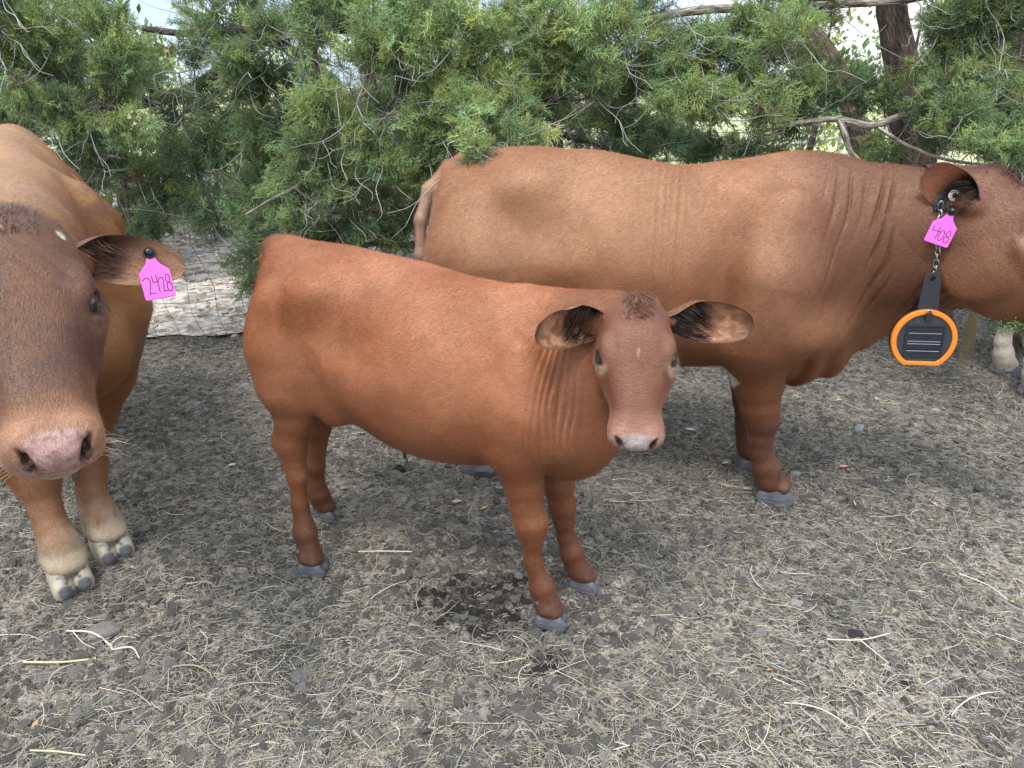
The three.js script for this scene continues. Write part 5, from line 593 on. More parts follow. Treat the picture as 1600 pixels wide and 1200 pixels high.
// --- the one at the left, walking up with its head low and close
const cow = cattle({
  name: 'cow', label: 'brown cow with caked muddy feet and pink ear tag, head lowered at left edge', at: [-1.5, -2.3], yaw: 61, cell: 0.0058, muddy: true,
  head: { poll: [0.874, 1.355, -0.059], muzzle: [1.30, 1.022, -0.087], dorsal: [0.62, 0.75, -0.06], wide: 1.08, jaw: 1.0, pollH: 0.08, nz: 0.55, mz: 0.95 },
  torso: [[-1.62, -1.55, -1.4, -1.15, -0.85, -0.55, -0.25, -0.02, 0.14, 0.25],
    [1.15, 1.3, 1.41, 1.44, 1.44, 1.43, 1.42, 1.38, 1.25, 1.1], [0.85, 0.72, 0.62, 0.55, 0.51, 0.5, 0.52, 0.55, 0.62, 0.75], [0.10, 0.18, 0.24, 0.29, 0.32, 0.33, 0.30, 0.26, 0.2, 0.1], { n: 2.1, high: 0.42, low: 0.1, k: 0.06 }],
  prims: [
    ...[-1, 1].map((s) => ball([-1.33, 0.95, s * 0.15], [0.19, 0.3, 0.11], 0.07)), ...[-1, 1].map((s) => ball([-0.1, 1.0, s * 0.2], [0.16, 0.3, 0.1], 0.07)), ...[-1, 1].map((s) => ball([0.05, 0.8, s * 0.16], [0.11, 0.13, 0.1], 0.08)),
    ecap([-0.05, 1.14, 0.0], [0.70, 1.20, -0.04], 0.22, 0.28, 0.15, 0.2, 0.09), ecap([0.70, 1.20, -0.04], [0.86, 1.2, -0.055], 0.15, 0.19, 0.12, 0.15, 0.05),
    ecap([-0.02, 0.68, 0.0], [0.28, 0.82, 0], 0.09, 0.16, 0.06, 0.15, 0.06), ecap([0.28, 0.86, 0], [0.62, 1.02, -0.03], 0.06, 0.14, 0.07, 0.12, 0.06)],
  legs: [
    { joints: [[-1.33, 0.95, 0.19, 0.2], [-1.3, 0.74, 0.19, 0.15], [-1.37, 0.56, 0.165, 0.08], [-1.44, 0.47, 0.15, 0.065], [-1.42, 0.30, 0.145, 0.043], [-1.41, 0.22, 0.143, 0.041], [-1.38, 0.14, 0.14, 0.054], [-1.36, 0.11, 0.14, 0.054], [-1.35, 0.09, 0.14, 0.053]], hoof: [-1.335, 0.14], size: 1.4 },
    { joints: [[-1.33, 0.95, -0.19, 0.2], [-1.3, 0.74, -0.19, 0.15], [-1.37, 0.56, -0.12, 0.08], [-1.44, 0.47, -0.06, 0.065], [-1.42, 0.30, -0.05, 0.043], [-1.41, 0.22, -0.05, 0.041], [-1.38, 0.14, -0.05, 0.054], [-1.36, 0.11, -0.05, 0.054], [-1.35, 0.09, -0.05, 0.053]], hoof: [-1.335, -0.05], size: 1.4 },
    { joints: [[-0.1, 0.9, 0.2, 0.17], [-0.125, 0.66, 0.185, 0.125], [-0.11, 0.47, 0.155, 0.088], [-0.052, 0.345, 0.091, 0.068], [-0.01, 0.25, 0.082, 0.046], [0.021, 0.19, 0.073, 0.049], [0.052, 0.145, 0.062, 0.058], [0.070, 0.10, 0.057, 0.064]], hoof: [0.092, 0.053], size: 1.7, turn: -0.2, splay: 0.03, w: 1.0 },
    { joints: [[-0.12, 0.9, -0.19, 0.17], [-0.16, 0.66, -0.15, 0.12], [-0.191, 0.45, -0.084, 0.076], [-0.17, 0.30, -0.063, 0.056], [-0.134, 0.21, -0.055, 0.045], [-0.105, 0.155, -0.061, 0.053], [-0.094, 0.135, -0.065, 0.057], [-0.078, 0.10, -0.072, 0.062]], hoof: [-0.055, -0.082], size: 1.7, turn: -0.2, splay: 0.03, w: 1.0 }],
  tail: [[-1.58, 1.3, 0, 0.045], [-1.66, 1.2, 0, 0.03], [-1.68, 0.9, 0, 0.022], [-1.68, 0.5, 0, 0.03]],
  post: (d, x, y, z, h) => { let q = d - 0.004 * sstep(0.5, 0.7, y) * Math.sin(x * 14 + 1.3 * Math.sin(y * 9)) * Math.sin(y * 11 + z * 7);
    if (h[0] > 0.02 && h[0] < 0.45 && h[1] > -0.12) q += 0.0034 * noise(h[0] * 8, h[2] * 8, 3) * Math.pow(0.5 + 0.5 * Math.sin(h[0] * 70 - 62 * Math.abs(h[2]) + 5 * noise(h[0] * 6, h[2] * 6, 9)), 3) * sstep(0.06, 0.12, h[0]) * sstep(0.4, 0.3, h[0]) * sstep(0.13, 0.06, Math.abs(h[2] + 0.10));
    return q; },
  paint: (x, y, z, a, b, c, h) => { const n = fbm(x * 5 + 13, y * 5, z * 5, 4), n2 = fbm(x * 19, y * 19 + 9, z * 19, 3), st = fbm(x * 6, y * 26, z * 26, 3);
    let q = lerp3([0.26, 0.10, 0.032], [0.40, 0.20, 0.085], sstep(0.25, 0.75, n)); q = q.map((v) => v * (0.8 + 0.4 * n2)); q = lerp3(q, [0.22, 0.10, 0.065], sstep(0.4, 0.65, st) * sstep(1.0, 1.25, y) * 0.9);
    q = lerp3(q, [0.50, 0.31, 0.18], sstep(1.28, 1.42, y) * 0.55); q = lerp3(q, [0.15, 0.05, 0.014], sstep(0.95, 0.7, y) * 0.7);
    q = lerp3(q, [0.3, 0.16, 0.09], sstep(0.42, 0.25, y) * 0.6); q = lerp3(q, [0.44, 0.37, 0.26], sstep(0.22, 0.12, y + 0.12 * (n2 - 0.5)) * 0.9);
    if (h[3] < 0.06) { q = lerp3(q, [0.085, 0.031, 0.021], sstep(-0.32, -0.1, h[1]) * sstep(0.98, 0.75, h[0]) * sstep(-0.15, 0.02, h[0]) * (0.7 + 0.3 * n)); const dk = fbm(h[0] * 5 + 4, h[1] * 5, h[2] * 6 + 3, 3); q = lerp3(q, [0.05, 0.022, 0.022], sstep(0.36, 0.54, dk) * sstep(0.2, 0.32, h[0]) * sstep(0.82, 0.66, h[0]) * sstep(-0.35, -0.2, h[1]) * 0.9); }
    q = headPaint(q, h, { k: 0.4, hair0: 0.82, face: [0.09, 0.033, 0.022], crown: [0.065, 0.03, 0.025], cheek: [0.12, 0.042, 0.02], ring: [0.16, 0.075, 0.05], muzzleHair: [0.34, 0.165, 0.10], pad: [0.50, 0.31, 0.28], padSpot: [0.20, 0.09, 0.085], lip: [0.45, 0.33, 0.26], rim: [0.34, 0.18, 0.12], wide: 1.08, mz: 0.95, spots: 0.45 });
    if (h[3] < 0.05) q = lerp3(q, [0.50, 0.32, 0.22], sstep(0.04, 0.01, Math.hypot(h[0] - 0.10, h[2] - 0.03) + 0.02 * (n2 - 0.5)) * 0.6);
    if (h[3] > 0.05) return q; return lerp3(q, [0.72, 0.66, 0.56], sstep(0.03, 0.022, Math.hypot((h[0] - 0.075), (h[2] + 0.175) * 1.8))); },
  material: coatMaterial(0.54, 0.0015, 3.4),
  ears: [
    { base: [0.065, -0.2, -0.175], dir: [0.02, -0.10, -1], open: [0.8, -0.05, -0.25], len: 0.24, wid: 0.055, droop: 0.08, tipPhi: 0.42, tint: (s, t) => lerp3(lerp3([0.36, 0.18, 0.10], [0.5, 0.29, 0.19], noise(s * 9, t * 5, 3)), [0.06, 0.03, 0.025], sstep(0.62, 0.3, s - 0.28 * t) * 0.85), outer: () => [0.15, 0.06, 0.036] },
    { base: [0.10, -0.2, 0.2], dir: [-0.05, -0.16, 1], open: [0.8, -0.05, 0.25], len: 0.255, wid: 0.075, droop: 0.12, tint: () => [0.3, 0.14, 0.08], outer: () => [0.15, 0.06, 0.036] }],
});
earHair(cow, cow.ears[0], 120, 0.4, 0.05, 41, M(0.12, 0.06, 0.04, 0.6));
{ const R = rng(9), l = []; for (let i = 0; i < 34; i++) { const s = R() < 0.5 ? -1 : 1, a = cow.H.from(0.86 + 0.08 * R(), -0.17 - 0.14 * R(), s * (0.13 + 0.02 * R())), L = 0.02 + 0.035 * R(), d = cow.H.Z.clone().multiplyScalar(s).addScaledVector(cow.H.X, 0.5 * R()).addScaledVector(cow.H.Y, 0.4 - R()).normalize(), m = a.clone().addScaledVector(d, L * 0.6); l.push([[a, m, m.clone().addScaledVector(d, L * 0.4).add(V(0, -0.008, 0))], 0.0006, 0.0002]); } mesh('whisker', strands(l), paleHair, cow.root, 'stuff'); }

// --- a fourth one behind, only its legs and tail in sight
const far = cattle({
  name: 'cow', label: 'cow with pale cream legs and a tan tail switch, mostly hidden behind the profile cow', at: [2.86, -4.08], yaw: 0, cell: 0.013, noEyes: true,
  head: { poll: [1.9, 1.3, 0], muzzle: [2.3, 0.95, 0], dorsal: [0.7, 0.7, 0] },
  torso: [[-0.13, -0.11, -0.05, 0.07, 0.26, 0.54, 0.86, 1.2, 1.35, 1.48, 1.56], [1.08, 1.18, 1.24, 1.27, 1.29, 1.29, 1.27, 1.27, 1.25, 1.2, 1.1], [0.8, 0.72, 0.66, 0.62, 0.58, 0.53, 0.53, 0.53, 0.52, 0.58, 0.72], [0.12, 0.18, 0.235, 0.27, 0.29, 0.31, 0.31, 0.28, 0.25, 0.2, 0.12], { n: 2.3, high: 0.3 }],
  prims: [...[-1, 1].map((s) => ball([0.08, 0.93, s * 0.17], [0.19, 0.28, 0.11], 0.07)), ecap([1.3, 1.0, 0], [1.85, 1.1, 0], 0.2, 0.26, 0.13, 0.19, 0.08)],
  legs: [
    ...[[0, 0.17], [0.04, -0.17]].map(([dx, z]) => ({ joints: [[0.10, 0.95, z, 0.19], [0.1 + dx, 0.72, z, 0.14], [0.0 + dx, 0.54, z, 0.08], [-0.06 + dx, 0.46, z, 0.062], [-0.05 + dx, 0.30, z, 0.044], [-0.05 + dx, 0.2, z, 0.042], [-0.03 + dx, 0.13, z, 0.052], [-0.015 + dx, 0.08, z, 0.052], [0.0 + dx, 0.05, z, 0.06]], hoof: [0.01 + dx, z], size: 1.35 })),
    ...[-0.15, 0.15].map((z) => ({ joints: [[1.2, 0.9, z, 0.17], [1.2, 0.6, z, 0.1], [1.21, 0.36, z, 0.06], [1.22, 0.22, z, 0.042], [1.24, 0.12, z, 0.052], [1.26, 0.05, z, 0.06]], hoof: [1.27, z], size: 1.35 }))],
  tail: [[-0.06, 1.22, 0, 0.04], [-0.2, 1.12, 0.02, 0.028], [-0.31, 0.85, 0.03, 0.022], [-0.34, 0.6, 0.04, 0.02], [-0.343, 0.54, 0.04, 0.010], [-0.345, 0.50, 0.04, 0.006]],
  paint: (x, y, z) => { const n = fbm(x * 9, y * 9, z * 9, 3); let q = lerp3([0.36, 0.2, 0.1], [0.45, 0.28, 0.16], n); q = lerp3(q, [0.62, 0.56, 0.48], sstep(0.5, 0.40, y + 0.1 * (n - 0.5))); if (x < -0.1) q = lerp3([0.28, 0.2, 0.11], [0.42, 0.32, 0.19], n); return lerp3(q, [0.3, 0.25, 0.2], sstep(0.14, 0.08, y) * 0.5); },
  material: coatMaterial(0.65, 0.0018, 2),
});
{ const R = rng(19), l = []; for (let i = 0; i < 170; i++) { const a = R() * 6.28, r = 0.012 * Math.sqrt(R()), y = 0.56 - 0.22 * R(), x = -0.345 + r * Math.cos(a), z = 0.04 + r * Math.sin(a); l.push([[V(x, y, z), V(x + 0.02 * Math.cos(a) + 0.012 * (R() - 0.5), y - 0.07, z + 0.02 * Math.sin(a)), V(x + 0.05 * (R() - 0.5), y - 0.13 - 0.06 * R(), z + 0.05 * (R() - 0.5)), V(x + 0.07 * (R() - 0.5), y - 0.18 - 0.08 * R(), z + 0.05 * (R() - 0.5))], 0.0009, 0.0004]); } mesh('tail_hair', strands(l), M(0.32, 0.24, 0.13, 0.7), far.root, 'stuff'); }

const headFlow = (a, h) => h[3] === undefined && h[0] > -0.05 && h[0] < 1 && h[1] > -0.55 && Math.abs(h[2]) < 0.32 ? a.H.X.clone().multiplyScalar(h[0] > 0.36 || h[1] < -0.12 ? 0.8 : -0.8).addScaledVector(a.H.Z, 2.2 * h[2]) : null;
const bodyFlow = (p) => p.y < 0.5 ? V(-0.15, -1, 0) : V(-0.9 + 0.5 * noise(p.x * 4, p.y * 4, 3), -0.5 - 0.4 * noise(p.x * 5, p.y * 5, 8), 0.3 * (noise(p.x * 6, p.y * 6, 1) - 0.5));
fur(calf, 170000, (p, h) => h[0] > 0 && h[0] < 1 && Math.abs(h[2]) < 0.3 && h[1] > -0.5 ? 0.006 : p.y < 0.5 ? 0.008 : 0.011, 61, (p, h) => headFlow(calf, h) ?? bodyFlow(p));
fur(bull, 190000, (p) => p.y < 0.5 ? 0.011 : 0.015, 62, (p, h) => headFlow(bull, h) ?? bodyFlow(p));
fur(cow, 190000, (p, h) => h[0] > 0 ? 0.011 : 0.014, 63, (p, h) => headFlow(cow, h) ?? bodyFlow(p));

tuft(calf, 300, 71, 0.020, M(0.19, 0.078, 0.047, 0.6)); tuft(bull, 420, 72, 0.024, M(0.14, 0.055, 0.035, 0.6)); tuft(cow, 200, 73, 0.018, M(0.14, 0.062, 0.042, 0.6));

// ------------------------------------------------------------------ ear tags, collar and small things lying about
const CAM = camera.position.clone();
function facing(g, p, roll, tilt = 0) { const n = CAM.clone().sub(p); n.y *= 0.35; n.normalize(); const x = V(0, 1, 0).cross(n).normalize(), y = V(0, 0, 0).crossVectors(n, x); g.setRotationFromMatrix(new THREE.Matrix4().makeBasis(x, y, n)); g.rotateZ(roll); g.rotateX(tilt); }
function pen(w, h, strokes, bg, ink, lw) { const c = document.createElement('canvas'); c.width = 512; c.height = Math.round(512 * h / w); const q = c.getContext('2d'); q.fillStyle = bg; q.fillRect(0, 0, c.width, c.height); q.strokeStyle = ink; q.lineWidth = lw; q.lineCap = q.lineJoin = 'round'; for (const s of strokes) { q.beginPath(); s.forEach(([x, y], i) => i ? q.lineTo(x * c.width, y * c.height) : q.moveTo(x * c.width, y * c.height)); q.stroke(); } const t = new THREE.CanvasTexture(c); t.colorSpace = THREE.SRGBColorSpace; return t; }
const loop = (x, y, rx, ry, a0 = 0, a1 = 6.6, n = 18) => Array.from({ length: n + 1 }, (_, i) => { const a = mix(a0, a1, i / n); return [x + rx * Math.sin(a), y - ry * Math.cos(a)]; });
const two = (x, y, w, h) => [[x, y + 0.12 * h], [x + 0.3 * w, y], [x + 0.62 * w, y + 0.02 * h], [x + 0.74 * w, y + 0.25 * h], [x + 0.58 * w, y + 0.6 * h], [x + 0.42 * w, y + h], [x + 0.7 * w, y + 0.95 * h], [x + w, y + h]];
const four = (x, y, w, h) => [[[x, y], [x + 0.02 * w, y + 0.38 * h], [x + w, y + 0.36 * h]], [[x + 0.72 * w, y - 0.05 * h], [x + 0.78 * w, y + 0.45 * h], [x + 0.76 * w, y + h]]];
const eight = (x, y, w, h) => [...loop(x + w / 2, y + 0.25 * h, 0.38 * w, 0.25 * h, 0.5, 3.4, 12), ...loop(x + w / 2, y + 0.74 * h, 0.45 * w, 0.26 * h, 6.28, 0.2, 14), ...loop(x + w / 2, y + 0.25 * h, 0.38 * w, 0.25 * h, 3.2, 6.9, 12)];
function earTag(label, p, w, h, roll, strokes, tilt = -0.1) {
  const g = thing('ear_tag', label, 'ear tag', [p.x, p.y, p.z]); facing(g, p, roll, tilt); const pink = M(0.86, 0.13, 0.62, 0.45);
  const s = new THREE.Shape(), n = 0.11 * w, t = -0.40 * h, r = 0.08 * w; s.moveTo(-n, 0.03 * h); s.lineTo(n, 0.03 * h); s.quadraticCurveTo(n * 1.3, -0.2 * h, 0.30 * w, -0.27 * h); s.lineTo(w / 2, t); s.lineTo(w / 2, -h + r); s.quadraticCurveTo(w / 2, -h, w / 2 - r, -h); s.lineTo(-w / 2 + r, -h); s.quadraticCurveTo(-w / 2, -h, -w / 2, -h + r); s.lineTo(-w / 2, t); s.lineTo(-0.30 * w, -0.27 * h); s.quadraticCurveTo(-n * 1.3, -0.2 * h, -n, 0.03 * h);
  const geo = new THREE.ExtrudeGeometry(s, { depth: 0.0012, bevelEnabled: true, bevelSize: 0.0005, bevelThickness: 0.0005, bevelSegments: 2, curveSegments: 8 }); { const q = geo.attributes.position; for (let i = 0; i < q.count; i++) { const y = q.getY(i) / h; q.setZ(i, q.getZ(i) + 0.006); } geo.computeVertexNormals(); } mesh('panel', geo, pink, g);
  const th = h * 0.58, pg = new THREE.PlaneGeometry(w * 0.97, th, 8, 8).translate(0, -h + th / 2 + 0.012 * h, 0); { const q = pg.attributes.position; for (let i = 0; i < q.count; i++) { const y = q.getY(i) / h; q.setZ(i, 0.0026 + 0.006); } pg.computeVertexNormals(); }
  mesh('number', pg, new THREE.MeshStandardMaterial({ map: pen(w, th, strokes, '#ee66cf', '#15101c', 17), roughness: 0.45 }), g);
  mesh('stud', new THREE.SphereGeometry(0.0105, 18, 12).scale(1, 1, 0.75).translate(0, 0.004, 0.011), M(0.01, 0.01, 0.012, 0.2), g); mesh('collet', new THREE.CylinderGeometry(0.0135, 0.0145, 0.004, 20).rotateX(Math.PI / 2).translate(0, 0.002, 0.006), M(0.012, 0.012, 0.014, 0.4), g); return g;
}
{ const e = cow.ears[0], p = cow.world(e.at(0.70, 0.3, 0.008));
  earTag('pink tag marked 2428 hanging from the ear of the cow at the left edge', p, 0.064, 0.102, 0.09, [two(0.04, 0.18, 0.34, 0.62), ...four(0.37, 0.14, 0.20, 0.64), two(0.57, 0.24, 0.22, 0.54), eight(0.79, 0.15, 0.18, 0.66)], -0.32); }
{ const e = bull.ears[0], p = bull.world(e.at(0.30, 0.72, 0.012).add(V(-0.005, 0, 0.06))), q = bull.world(e.at(0.36, 0.12, 0.03));
  earTag('pink tag marked 408 hanging from the ear of the profile cow', p, 0.074, 0.108, -0.26, [...four(0.12, 0.15, 0.34, 0.62), loop(0.56, 0.52, 0.10, 0.27), eight(0.70, 0.20, 0.22, 0.62)]);
  const g = thing('button_tag', 'round cream button tag with black centre in the ear of the profile cow', 'ear tag', [q.x, q.y, q.z]); facing(g, q, 0.3, -0.2); g.rotateY(0.5);
  mesh('disc', new THREE.LatheGeometry([[0.008, 0.004], [0.017, 0.005], [0.020, 0.003], [0.0205, 0], [0, 0]].map(([x, y]) => new THREE.Vector2(x, y)), 28).rotateX(Math.PI / 2), M(0.78, 0.72, 0.58, 0.4), g); mesh('plug', new THREE.SphereGeometry(0.0085, 16, 10).scale(1, 1, 0.5).translate(0, 0, 0.004), M(0.012, 0.012, 0.012, 0.3), g); }
{ // the solar collar round the neck of the profile cow
  const c = [1.70, 1.06, 0.09], g = thing('solar_collar', 'black neck collar with chain and round orange rimmed solar unit', 'collar', [bull.world(V(...c)).x, 0, bull.world(V(...c)).z]); g.rotation.y = -11.7 * Math.PI / 180;
  const L = (p) => V(p.x - c[0], p.y, p.z - c[2]), ring = (a, out) => { const d = V(-0.05 * Math.cos(a) - 0.03, Math.cos(a), Math.sin(a)).normalize(), o = V(...c).addScaledVector(d, 0.75), q = hit(bull.f, [o.x, o.y, o.z], [-d.x, -d.y, -d.z], 0.75); return L(q.addScaledVector(d, out)); };
  const black = M(0.014, 0.014, 0.017, 0.5), steel = M(0.34, 0.34, 0.34, 0.3, { metalness: 1 }), rubber = M(0.02, 0.022, 0.026, 0.55);
  { const pts = []; for (let i = 0; i <= 34; i++) pts.push(ring(mix(2.4, 7.15, i / 34), 0.004)); const cv = new THREE.CatmullRomCurve3(pts), P = [], I = [], n = 120; for (let i = 0; i <= n; i++) { const p = cv.getPoint(i / n); const r = V(0, p.y - c[1], p.z).normalize(); for (const [dx, dr] of [[-0.02, 0], [-0.02, 0.005], [0.02, 0.005], [0.02, 0]]) P.push(p.x + dx, p.y + r.y * dr, p.z + r.z * dr); } for (let i = 0; i < n; i++) for (let j = 0; j < 4; j++) { const a = i * 4 + j, b = i * 4 + (j + 1) % 4; I.push(a, b, a + 4, b, b + 4, a + 4); } const s = new THREE.BufferGeometry(); s.setAttribute('position', new THREE.Float32BufferAttribute(P, 3)); s.setIndex(I); mesh('neck_strap', s.toNonIndexed(), rubber, g).geometry.computeVertexNormals(); }
  const A = ring(0.88, 0.012), B = ring(1.92, 0.018), path = new THREE.CatmullRomCurve3([A, ring(1.1, 0.014), ring(1.35, 0.014), ring(1.6, 0.015), B]), len = path.getLength(), n = Math.round(len / 0.021);
  const link = new THREE.TorusGeometry(0.0085, 0.0026, 8, 20).scale(1, 1.65, 1); for (let i = 0; i < n; i++) { const t = (i + 0.5) / n, p = path.getPointAt(t), d = path.getTangentAt(t), m = mesh('chain_link', link, steel, g); m.position.copy(p); m.quaternion.setFromUnitVectors(V(0, 1, 0), d); m.rotateY(i % 2 ? 0.25 : 1.7); }
  mesh('snap_ring', new THREE.TorusGeometry(0.010, 0.0024, 10, 24).scale(0.8, 1.5, 1).translate(A.x - 0.004, A.y + 0.016, A.z + 0.004), steel, g);
  // the unit hangs at the near side of the throat
  const u = new THREE.Group(); u.name = 'solar_unit'; u.position.set(B.x - 0.008, B.y, B.z + 0.012); u.rotation.set(-0.06, 0.06, 0.02); g.add(u);
  const disc = (r, cut, hole) => { const s = new THREE.Shape(), a = Math.asin(cut / r); s.absarc(0, 0, r, -a, Math.PI + a, false); s.closePath(); if (hole) { const [hr, hc] = hole, b = Math.asin(hc / hr), p = new THREE.Path(); p.absarc(0, 0, hr, -b, Math.PI + b, false); p.closePath(); s.holes.push(p); } return s; };
  const ex = (s, d, b = 0.003) => new THREE.ExtrudeGeometry(s, { depth: d, bevelEnabled: true, bevelSize: b, bevelThickness: b, bevelSegments: 4, curveSegments: 40 });
  const tab = new THREE.Shape(); tab.moveTo(-0.026, 0.0); tab.quadraticCurveTo(-0.026, 0.018, -0.012, 0.022); tab.lineTo(0.012, 0.022); tab.quadraticCurveTo(0.026, 0.018, 0.026, 0.0); tab.lineTo(0.031, -0.105); tab.lineTo(-0.031, -0.105); tab.closePath(); const hp = new THREE.Path(); hp.absarc(0, 0.004, 0.009, 0, 6.3, true); tab.holes.push(hp);
  mesh('strap_tab', ex(tab, 0.006, 0.002), rubber, u); const cy = -0.205, R0 = 0.1015;
  mesh('housing', ex(disc(R0, 0.086), 0.022).translate(0, cy, -0.014), black, u); mesh('orange_rim', ex(disc(R0 + 0.001, 0.0865, [0.0915, 0.078]), 0.012).translate(0, cy, 0.005), M(0.80, 0.23, 0.018, 0.5), u);
  mesh('face', ex(disc(0.092, 0.078), 0.003, 0.0015).translate(0, cy, 0.0105), M(0.03, 0.036, 0.048, 0.45), u);
  const fr = new THREE.Shape(); fr.moveTo(-0.062, -0.058); fr.lineTo(0.062, -0.058); fr.lineTo(0.062, 0.052); fr.lineTo(-0.062, 0.052); fr.closePath(); const fh = new THREE.Path(); fh.moveTo(-0.057, -0.053); fh.lineTo(-0.057, 0.047); fh.lineTo(0.057, 0.047); fh.lineTo(0.057, -0.053); fh.closePath(); fr.holes.push(fh); mesh('panel_frame', ex(fr, 0.004, 0.001).translate(0, cy, 0.0145), M(0.018, 0.02, 0.024, 0.4), u);
  for (let i = 0; i < 5; i++) { const h = [0.022, 0.026, 0.006, 0.026, 0.022][i], y = [0.034, 0.0085, -0.009, -0.0265, -0.0415][i] ; mesh('solar_cell', new THREE.BoxGeometry(0.112, Math.min(h, 0.02) - 0.002, 0.002).translate(0, cy + y, 0.0168), new THREE.MeshPhysicalMaterial({ color: rgb(0.010, 0.014, 0.026), roughness: 0.25, clearcoat: 0.6, clearcoatRoughness: 0.2 }), u); }
  for (const y of [0.0235, -0.0045, -0.0135, -0.0385]) mesh('white_line', new THREE.BoxGeometry(0.106, 0.0012, 0.001).translate(0, cy + y, 0.0183), M(0.5, 0.52, 0.55, 0.4), u);
  mesh('clip', new THREE.TorusGeometry(0.012, 0.003, 8, 22).scale(0.75, 1.3, 1).translate(0, cy + 0.088, 0.022), steel, u); mesh('clip_block', new THREE.BoxGeometry(0.022, 0.022, 0.008).translate(0, cy + 0.083, 0.021), black, u);
  for (const x of [-0.028, 0.028]) mesh('screw', new THREE.CylinderGeometry(0.003, 0.003, 0.002, 12).rotateX(Math.PI / 2).translate(x, cy + 0.062, 0.0165), M(0.08, 0.08, 0.09, 0.4), u);
}
// stones, leaves, sticks
{ const R = rng(88), stone = () => { const g = new THREE.IcosahedronGeometry(1, 3), p = g.attributes.position, s = R() * 90; for (let i = 0; i < p.count; i++) { const x = p.getX(i), y = p.getY(i), z = p.getZ(i), q = 0.7 + 0.55 * noise(x * 1.3 + s, y * 1.3, z * 1.3) + 0.12 * noise(x * 4 + s, y * 4, z * 4); p.setXYZ(i, x * q, y * q, z * q); } g.computeVertexNormals(); return g; };
  const put = (name, label, cat, x, z, sx, sy, sz, turn, c) => { const m = mesh(name, stone(), new THREE.MeshStandardMaterial({ color: rgb(...c), roughness: 0.9, bumpMap: soilTex[1], bumpScale: 0.003 }), null); m.position.set(x, groundHeight(x, z) + sy * 0.45, z); m.rotation.y = turn; m.scale.set(sx, sy, sz); tag(m, label, cat); };
  put('flat_stone', 'long pale grey stone lying alone right of the profile cow\'s front hoof', 'stone', 1.71, -3.45, 0.05, 0.02, 0.024, 1.1, [0.36, 0.37, 0.38]);
  put('stone', 'grey stone touching the front hoof of the profile cow', 'stone', 1.24, -2.99, 0.026, 0.018, 0.02, 0.3, [0.34, 0.34, 0.33]); put('stone', 'small grey stone just right of the stone at the hoof', 'stone', 1.31, -2.985, 0.016, 0.011, 0.013, 1, [0.30, 0.30, 0.30]);
  put('stone', 'pale oval stone on the bare soil right of the calf\'s front hooves', 'stone', 0.94, -2.1, 0.021, 0.013, 0.015, 0.2, [0.48, 0.46, 0.43]); put('pebble', 'round cream pebble in the dark damp patch', 'stone', -0.13, -2.05, 0.013, 0.011, 0.012, 0, [0.55, 0.50, 0.42]);
  put('dung_clod', 'large pale slab of dried dung at the lower left', 'dried dung', -1.28, -1.96, 0.05, 0.018, 0.035, 0.6, [0.30, 0.28, 0.26]); put('dung_clod', 'dark lump of dung under the belly of the calf', 'dried dung', -0.5, -3.02, 0.028, 0.02, 0.022, 0, [0.03, 0.028, 0.026]); put('dung_clod', 'wide dark dung pat beside the hidden hind hoof', 'dried dung', -0.1, -2.99, 0.075, 0.026, 0.05, 0.3, [0.035, 0.033, 0.034]);
  put('dung_clod', 'greyish lump of dry dung at the bottom left of centre', 'dried dung', -0.61, -1.76, 0.03, 0.018, 0.026, 0.9, [0.26, 0.24, 0.24]); put('dung_clod', 'black crumb of dung below the lower right hay', 'dried dung', 1.12, -1.73, 0.016, 0.012, 0.014, 0.9, [0.03, 0.028, 0.03]); put('dung_clod', 'dark dung lump at the right of the yard near the dry grass', 'dried dung', 1.06, -1.93, 0.024, 0.014, 0.018, 0.4, [0.05, 0.046, 0.045]);
  const leaf = (label, x, z, s, turn, c) => { const m = mesh('dead_leaf', leafGeo, new THREE.MeshStandardMaterial({ color: rgb(...c), roughness: 0.8, side: THREE.DoubleSide }), null); m.position.set(x, groundHeight(x, z) + 0.012, z); m.rotation.set(0.15 * R(), turn, 0.2 * R()); m.scale.set(s, s, s * 0.8); tag(m, label, 'leaf'); };
  leaf('pinkish chip of leaf in front of the dark dung pat', -0.25, -2.74, 0.05, 0.1, [0.50, 0.36, 0.29]); leaf('small yellow leaf right of the pinkish leaf chip', -0.13, -2.69, 0.042, 0.5, [0.42, 0.34, 0.10]); leaf('pinkish brown leaf between the hoof and the long grey stone', 1.45, -3.05, 0.05, 0, [0.45, 0.27, 0.21]);
  leaf('pale leaf near the profile cow\'s brisket', 1.72, -3.78, 0.05, 0.4, [0.45, 0.36, 0.30]); leaf('tan leaf right of the pale leaf', 1.95, -3.8, 0.045, 1.2, [0.48, 0.40, 0.30]); leaf('whitish leaf right of the muzzle of the calf', 0.85, -3.44, 0.055, -0.3, [0.56, 0.48, 0.42]); leaf('whitish leaf left of the profile cow\'s front hoof', 0.93, -3.06, 0.05, 0.2, [0.52, 0.45, 0.38]);
  leaf('curled pink leaf at the right of the yard', 1.72, -2.71, 0.045, 2.0, [0.55, 0.38, 0.32]); leaf('fresh green leaf at the right edge', 1.66, -2.08, 0.03, 2.6, [0.34, 0.48, 0.08]); leaf('orange brown leaf lying in hay at the lower right', 0.74, -1.78, 0.028, 0.3, [0.48, 0.20, 0.08]); leaf('orange leaf scrap in the bottom left corner', -1.27, -1.56, 0.028, 1.3, [0.50, 0.26, 0.13]); leaf('white scrap of leaf behind the hooves of the left cow', -1.27, -3.06, 0.04, 0.2, [0.66, 0.62, 0.56]);
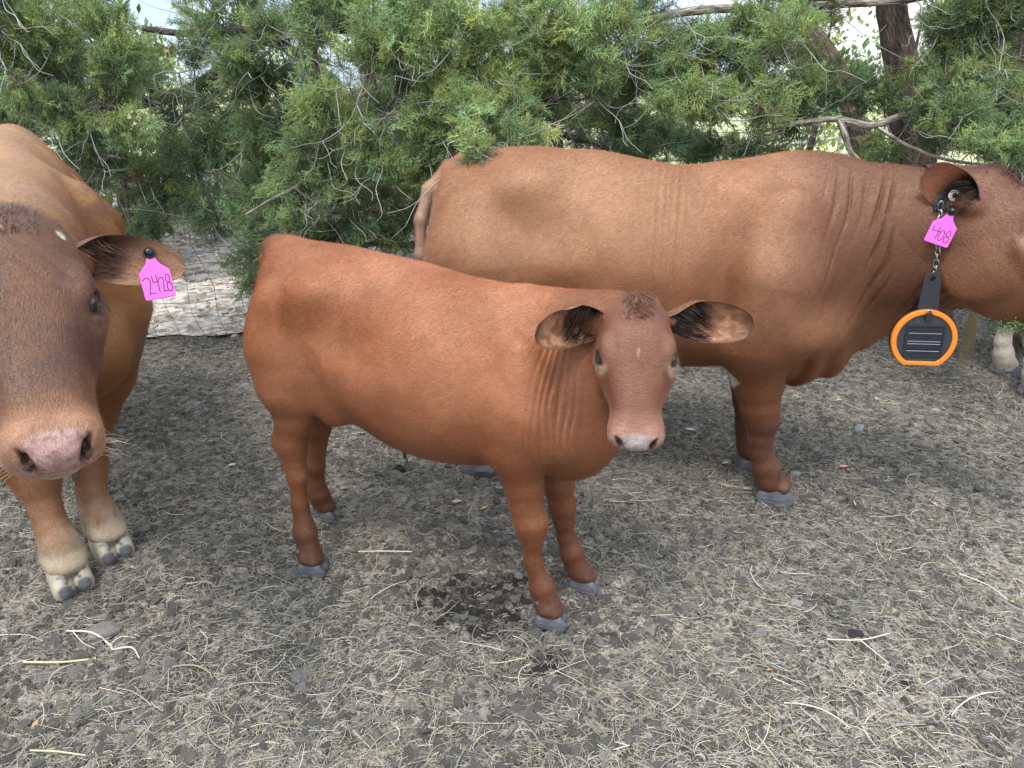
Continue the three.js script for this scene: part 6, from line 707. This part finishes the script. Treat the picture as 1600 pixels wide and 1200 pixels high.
  const stick = (name, label, runs, c) => { const g = thing(name, label, name === 'straw_stalk' ? 'straw' : 'twig', [runs[0][0][0], 0, runs[0][0][1]]); for (const r of runs) { const pts = r.slice(0, -1).map(([x, z, y = 0.012]) => V(x - runs[0][0][0], groundHeight(x, z) + y, z - runs[0][0][1])); mesh(name === 'straw_stalk' ? 'stem' : 'shoot', tube(pts, r[r.length - 1], 6, 4, 0.1), M(...c, 0.75), g); } };
  stick('twig', 'pale forked twig in front of the hooves of the left cow', [[[-1.38, -1.94], [-1.30, -1.935], [-1.23, -1.90], [-1.20, -1.86], [0.0032, 0.0036, 0.004, 0.0034]], [[-1.20, -1.862], [-1.14, -1.86, 0.02], [-1.10, -1.82], [0.0032, 0.003, 0.0018]], [[-1.23, -1.90], [-1.20, -1.915, 0.02], [-1.15, -1.905], [0.002, 0.0018, 0.001]], [[-1.36, -1.938], [-1.31, -1.90], [-1.26, -1.875], [0.0018, 0.0016, 0.001]]], [0.62, 0.56, 0.48]);
  stick('straw_stalk', 'thick yellow straw stalk below the pale forked twig', [[[-1.43, -1.80, 0.016], [-1.33, -1.812, 0.018], [-1.23, -1.822, 0.016], [0.0036, 0.0034, 0.003]]], [0.62, 0.54, 0.30]);
  stick('straw_stalk', 'short pale straw stalk in front of the calf\'s hind hoof', [[[-0.56, -2.385, 0.014], [-0.46, -2.375, 0.02], [-0.36, -2.355, 0.014], [0.0026, 0.0026, 0.002]]], [0.66, 0.61, 0.48]);
  stick('straw_stalk', 'yellow straw stalk at the lower left corner', [[[-1.22, -1.475, 0.014], [-1.16, -1.478, 0.018], [-1.08, -1.472, 0.014], [0.0026, 0.0026, 0.002]]], [0.60, 0.54, 0.34]);
  stick('straw_stalk', 'pale straw stalk at the right in the dry grass', [[[0.96, -1.90, 0.02], [1.05, -1.88, 0.03], [1.16, -1.92, 0.02], [0.002, 0.0024, 0.002]], [[1.05, -1.88, 0.03], [1.10, -1.80, 0.03], [0.002, 0.0014]]], [0.64, 0.58, 0.44]);
}

if (globalThis.DBG) { const pr = (p) => { camera.updateMatrixWorld(); camera.updateProjectionMatrix(); const q = p.clone().project(camera); return [Math.round((q.x + 1) * 800), Math.round((1 - q.y) * 600)]; };
  for (const [a, e] of [[cow, cow.ears[0]], [bull, bull.ears[0]], [calf, calf.ears[0]], [calf, calf.ears[1]]]) for (const s of [0, 0.2, 0.42, 0.6, 0.8, 1]) console.log(s, [-1, -0.5, 0, 0.5, 1].map((t) => pr(a.world(e.at(s, t, 0))).join(',')).join('  '));
  console.log('bull poll eye muz', [[0,0,0],[0.398,-0.11,0.2],[1,-.15,0],[.3,-.55,0]].map((q) => pr(bull.world(bull.H.from(...q))).join(',')).join('  ')); }

renderer.render(scene, camera);
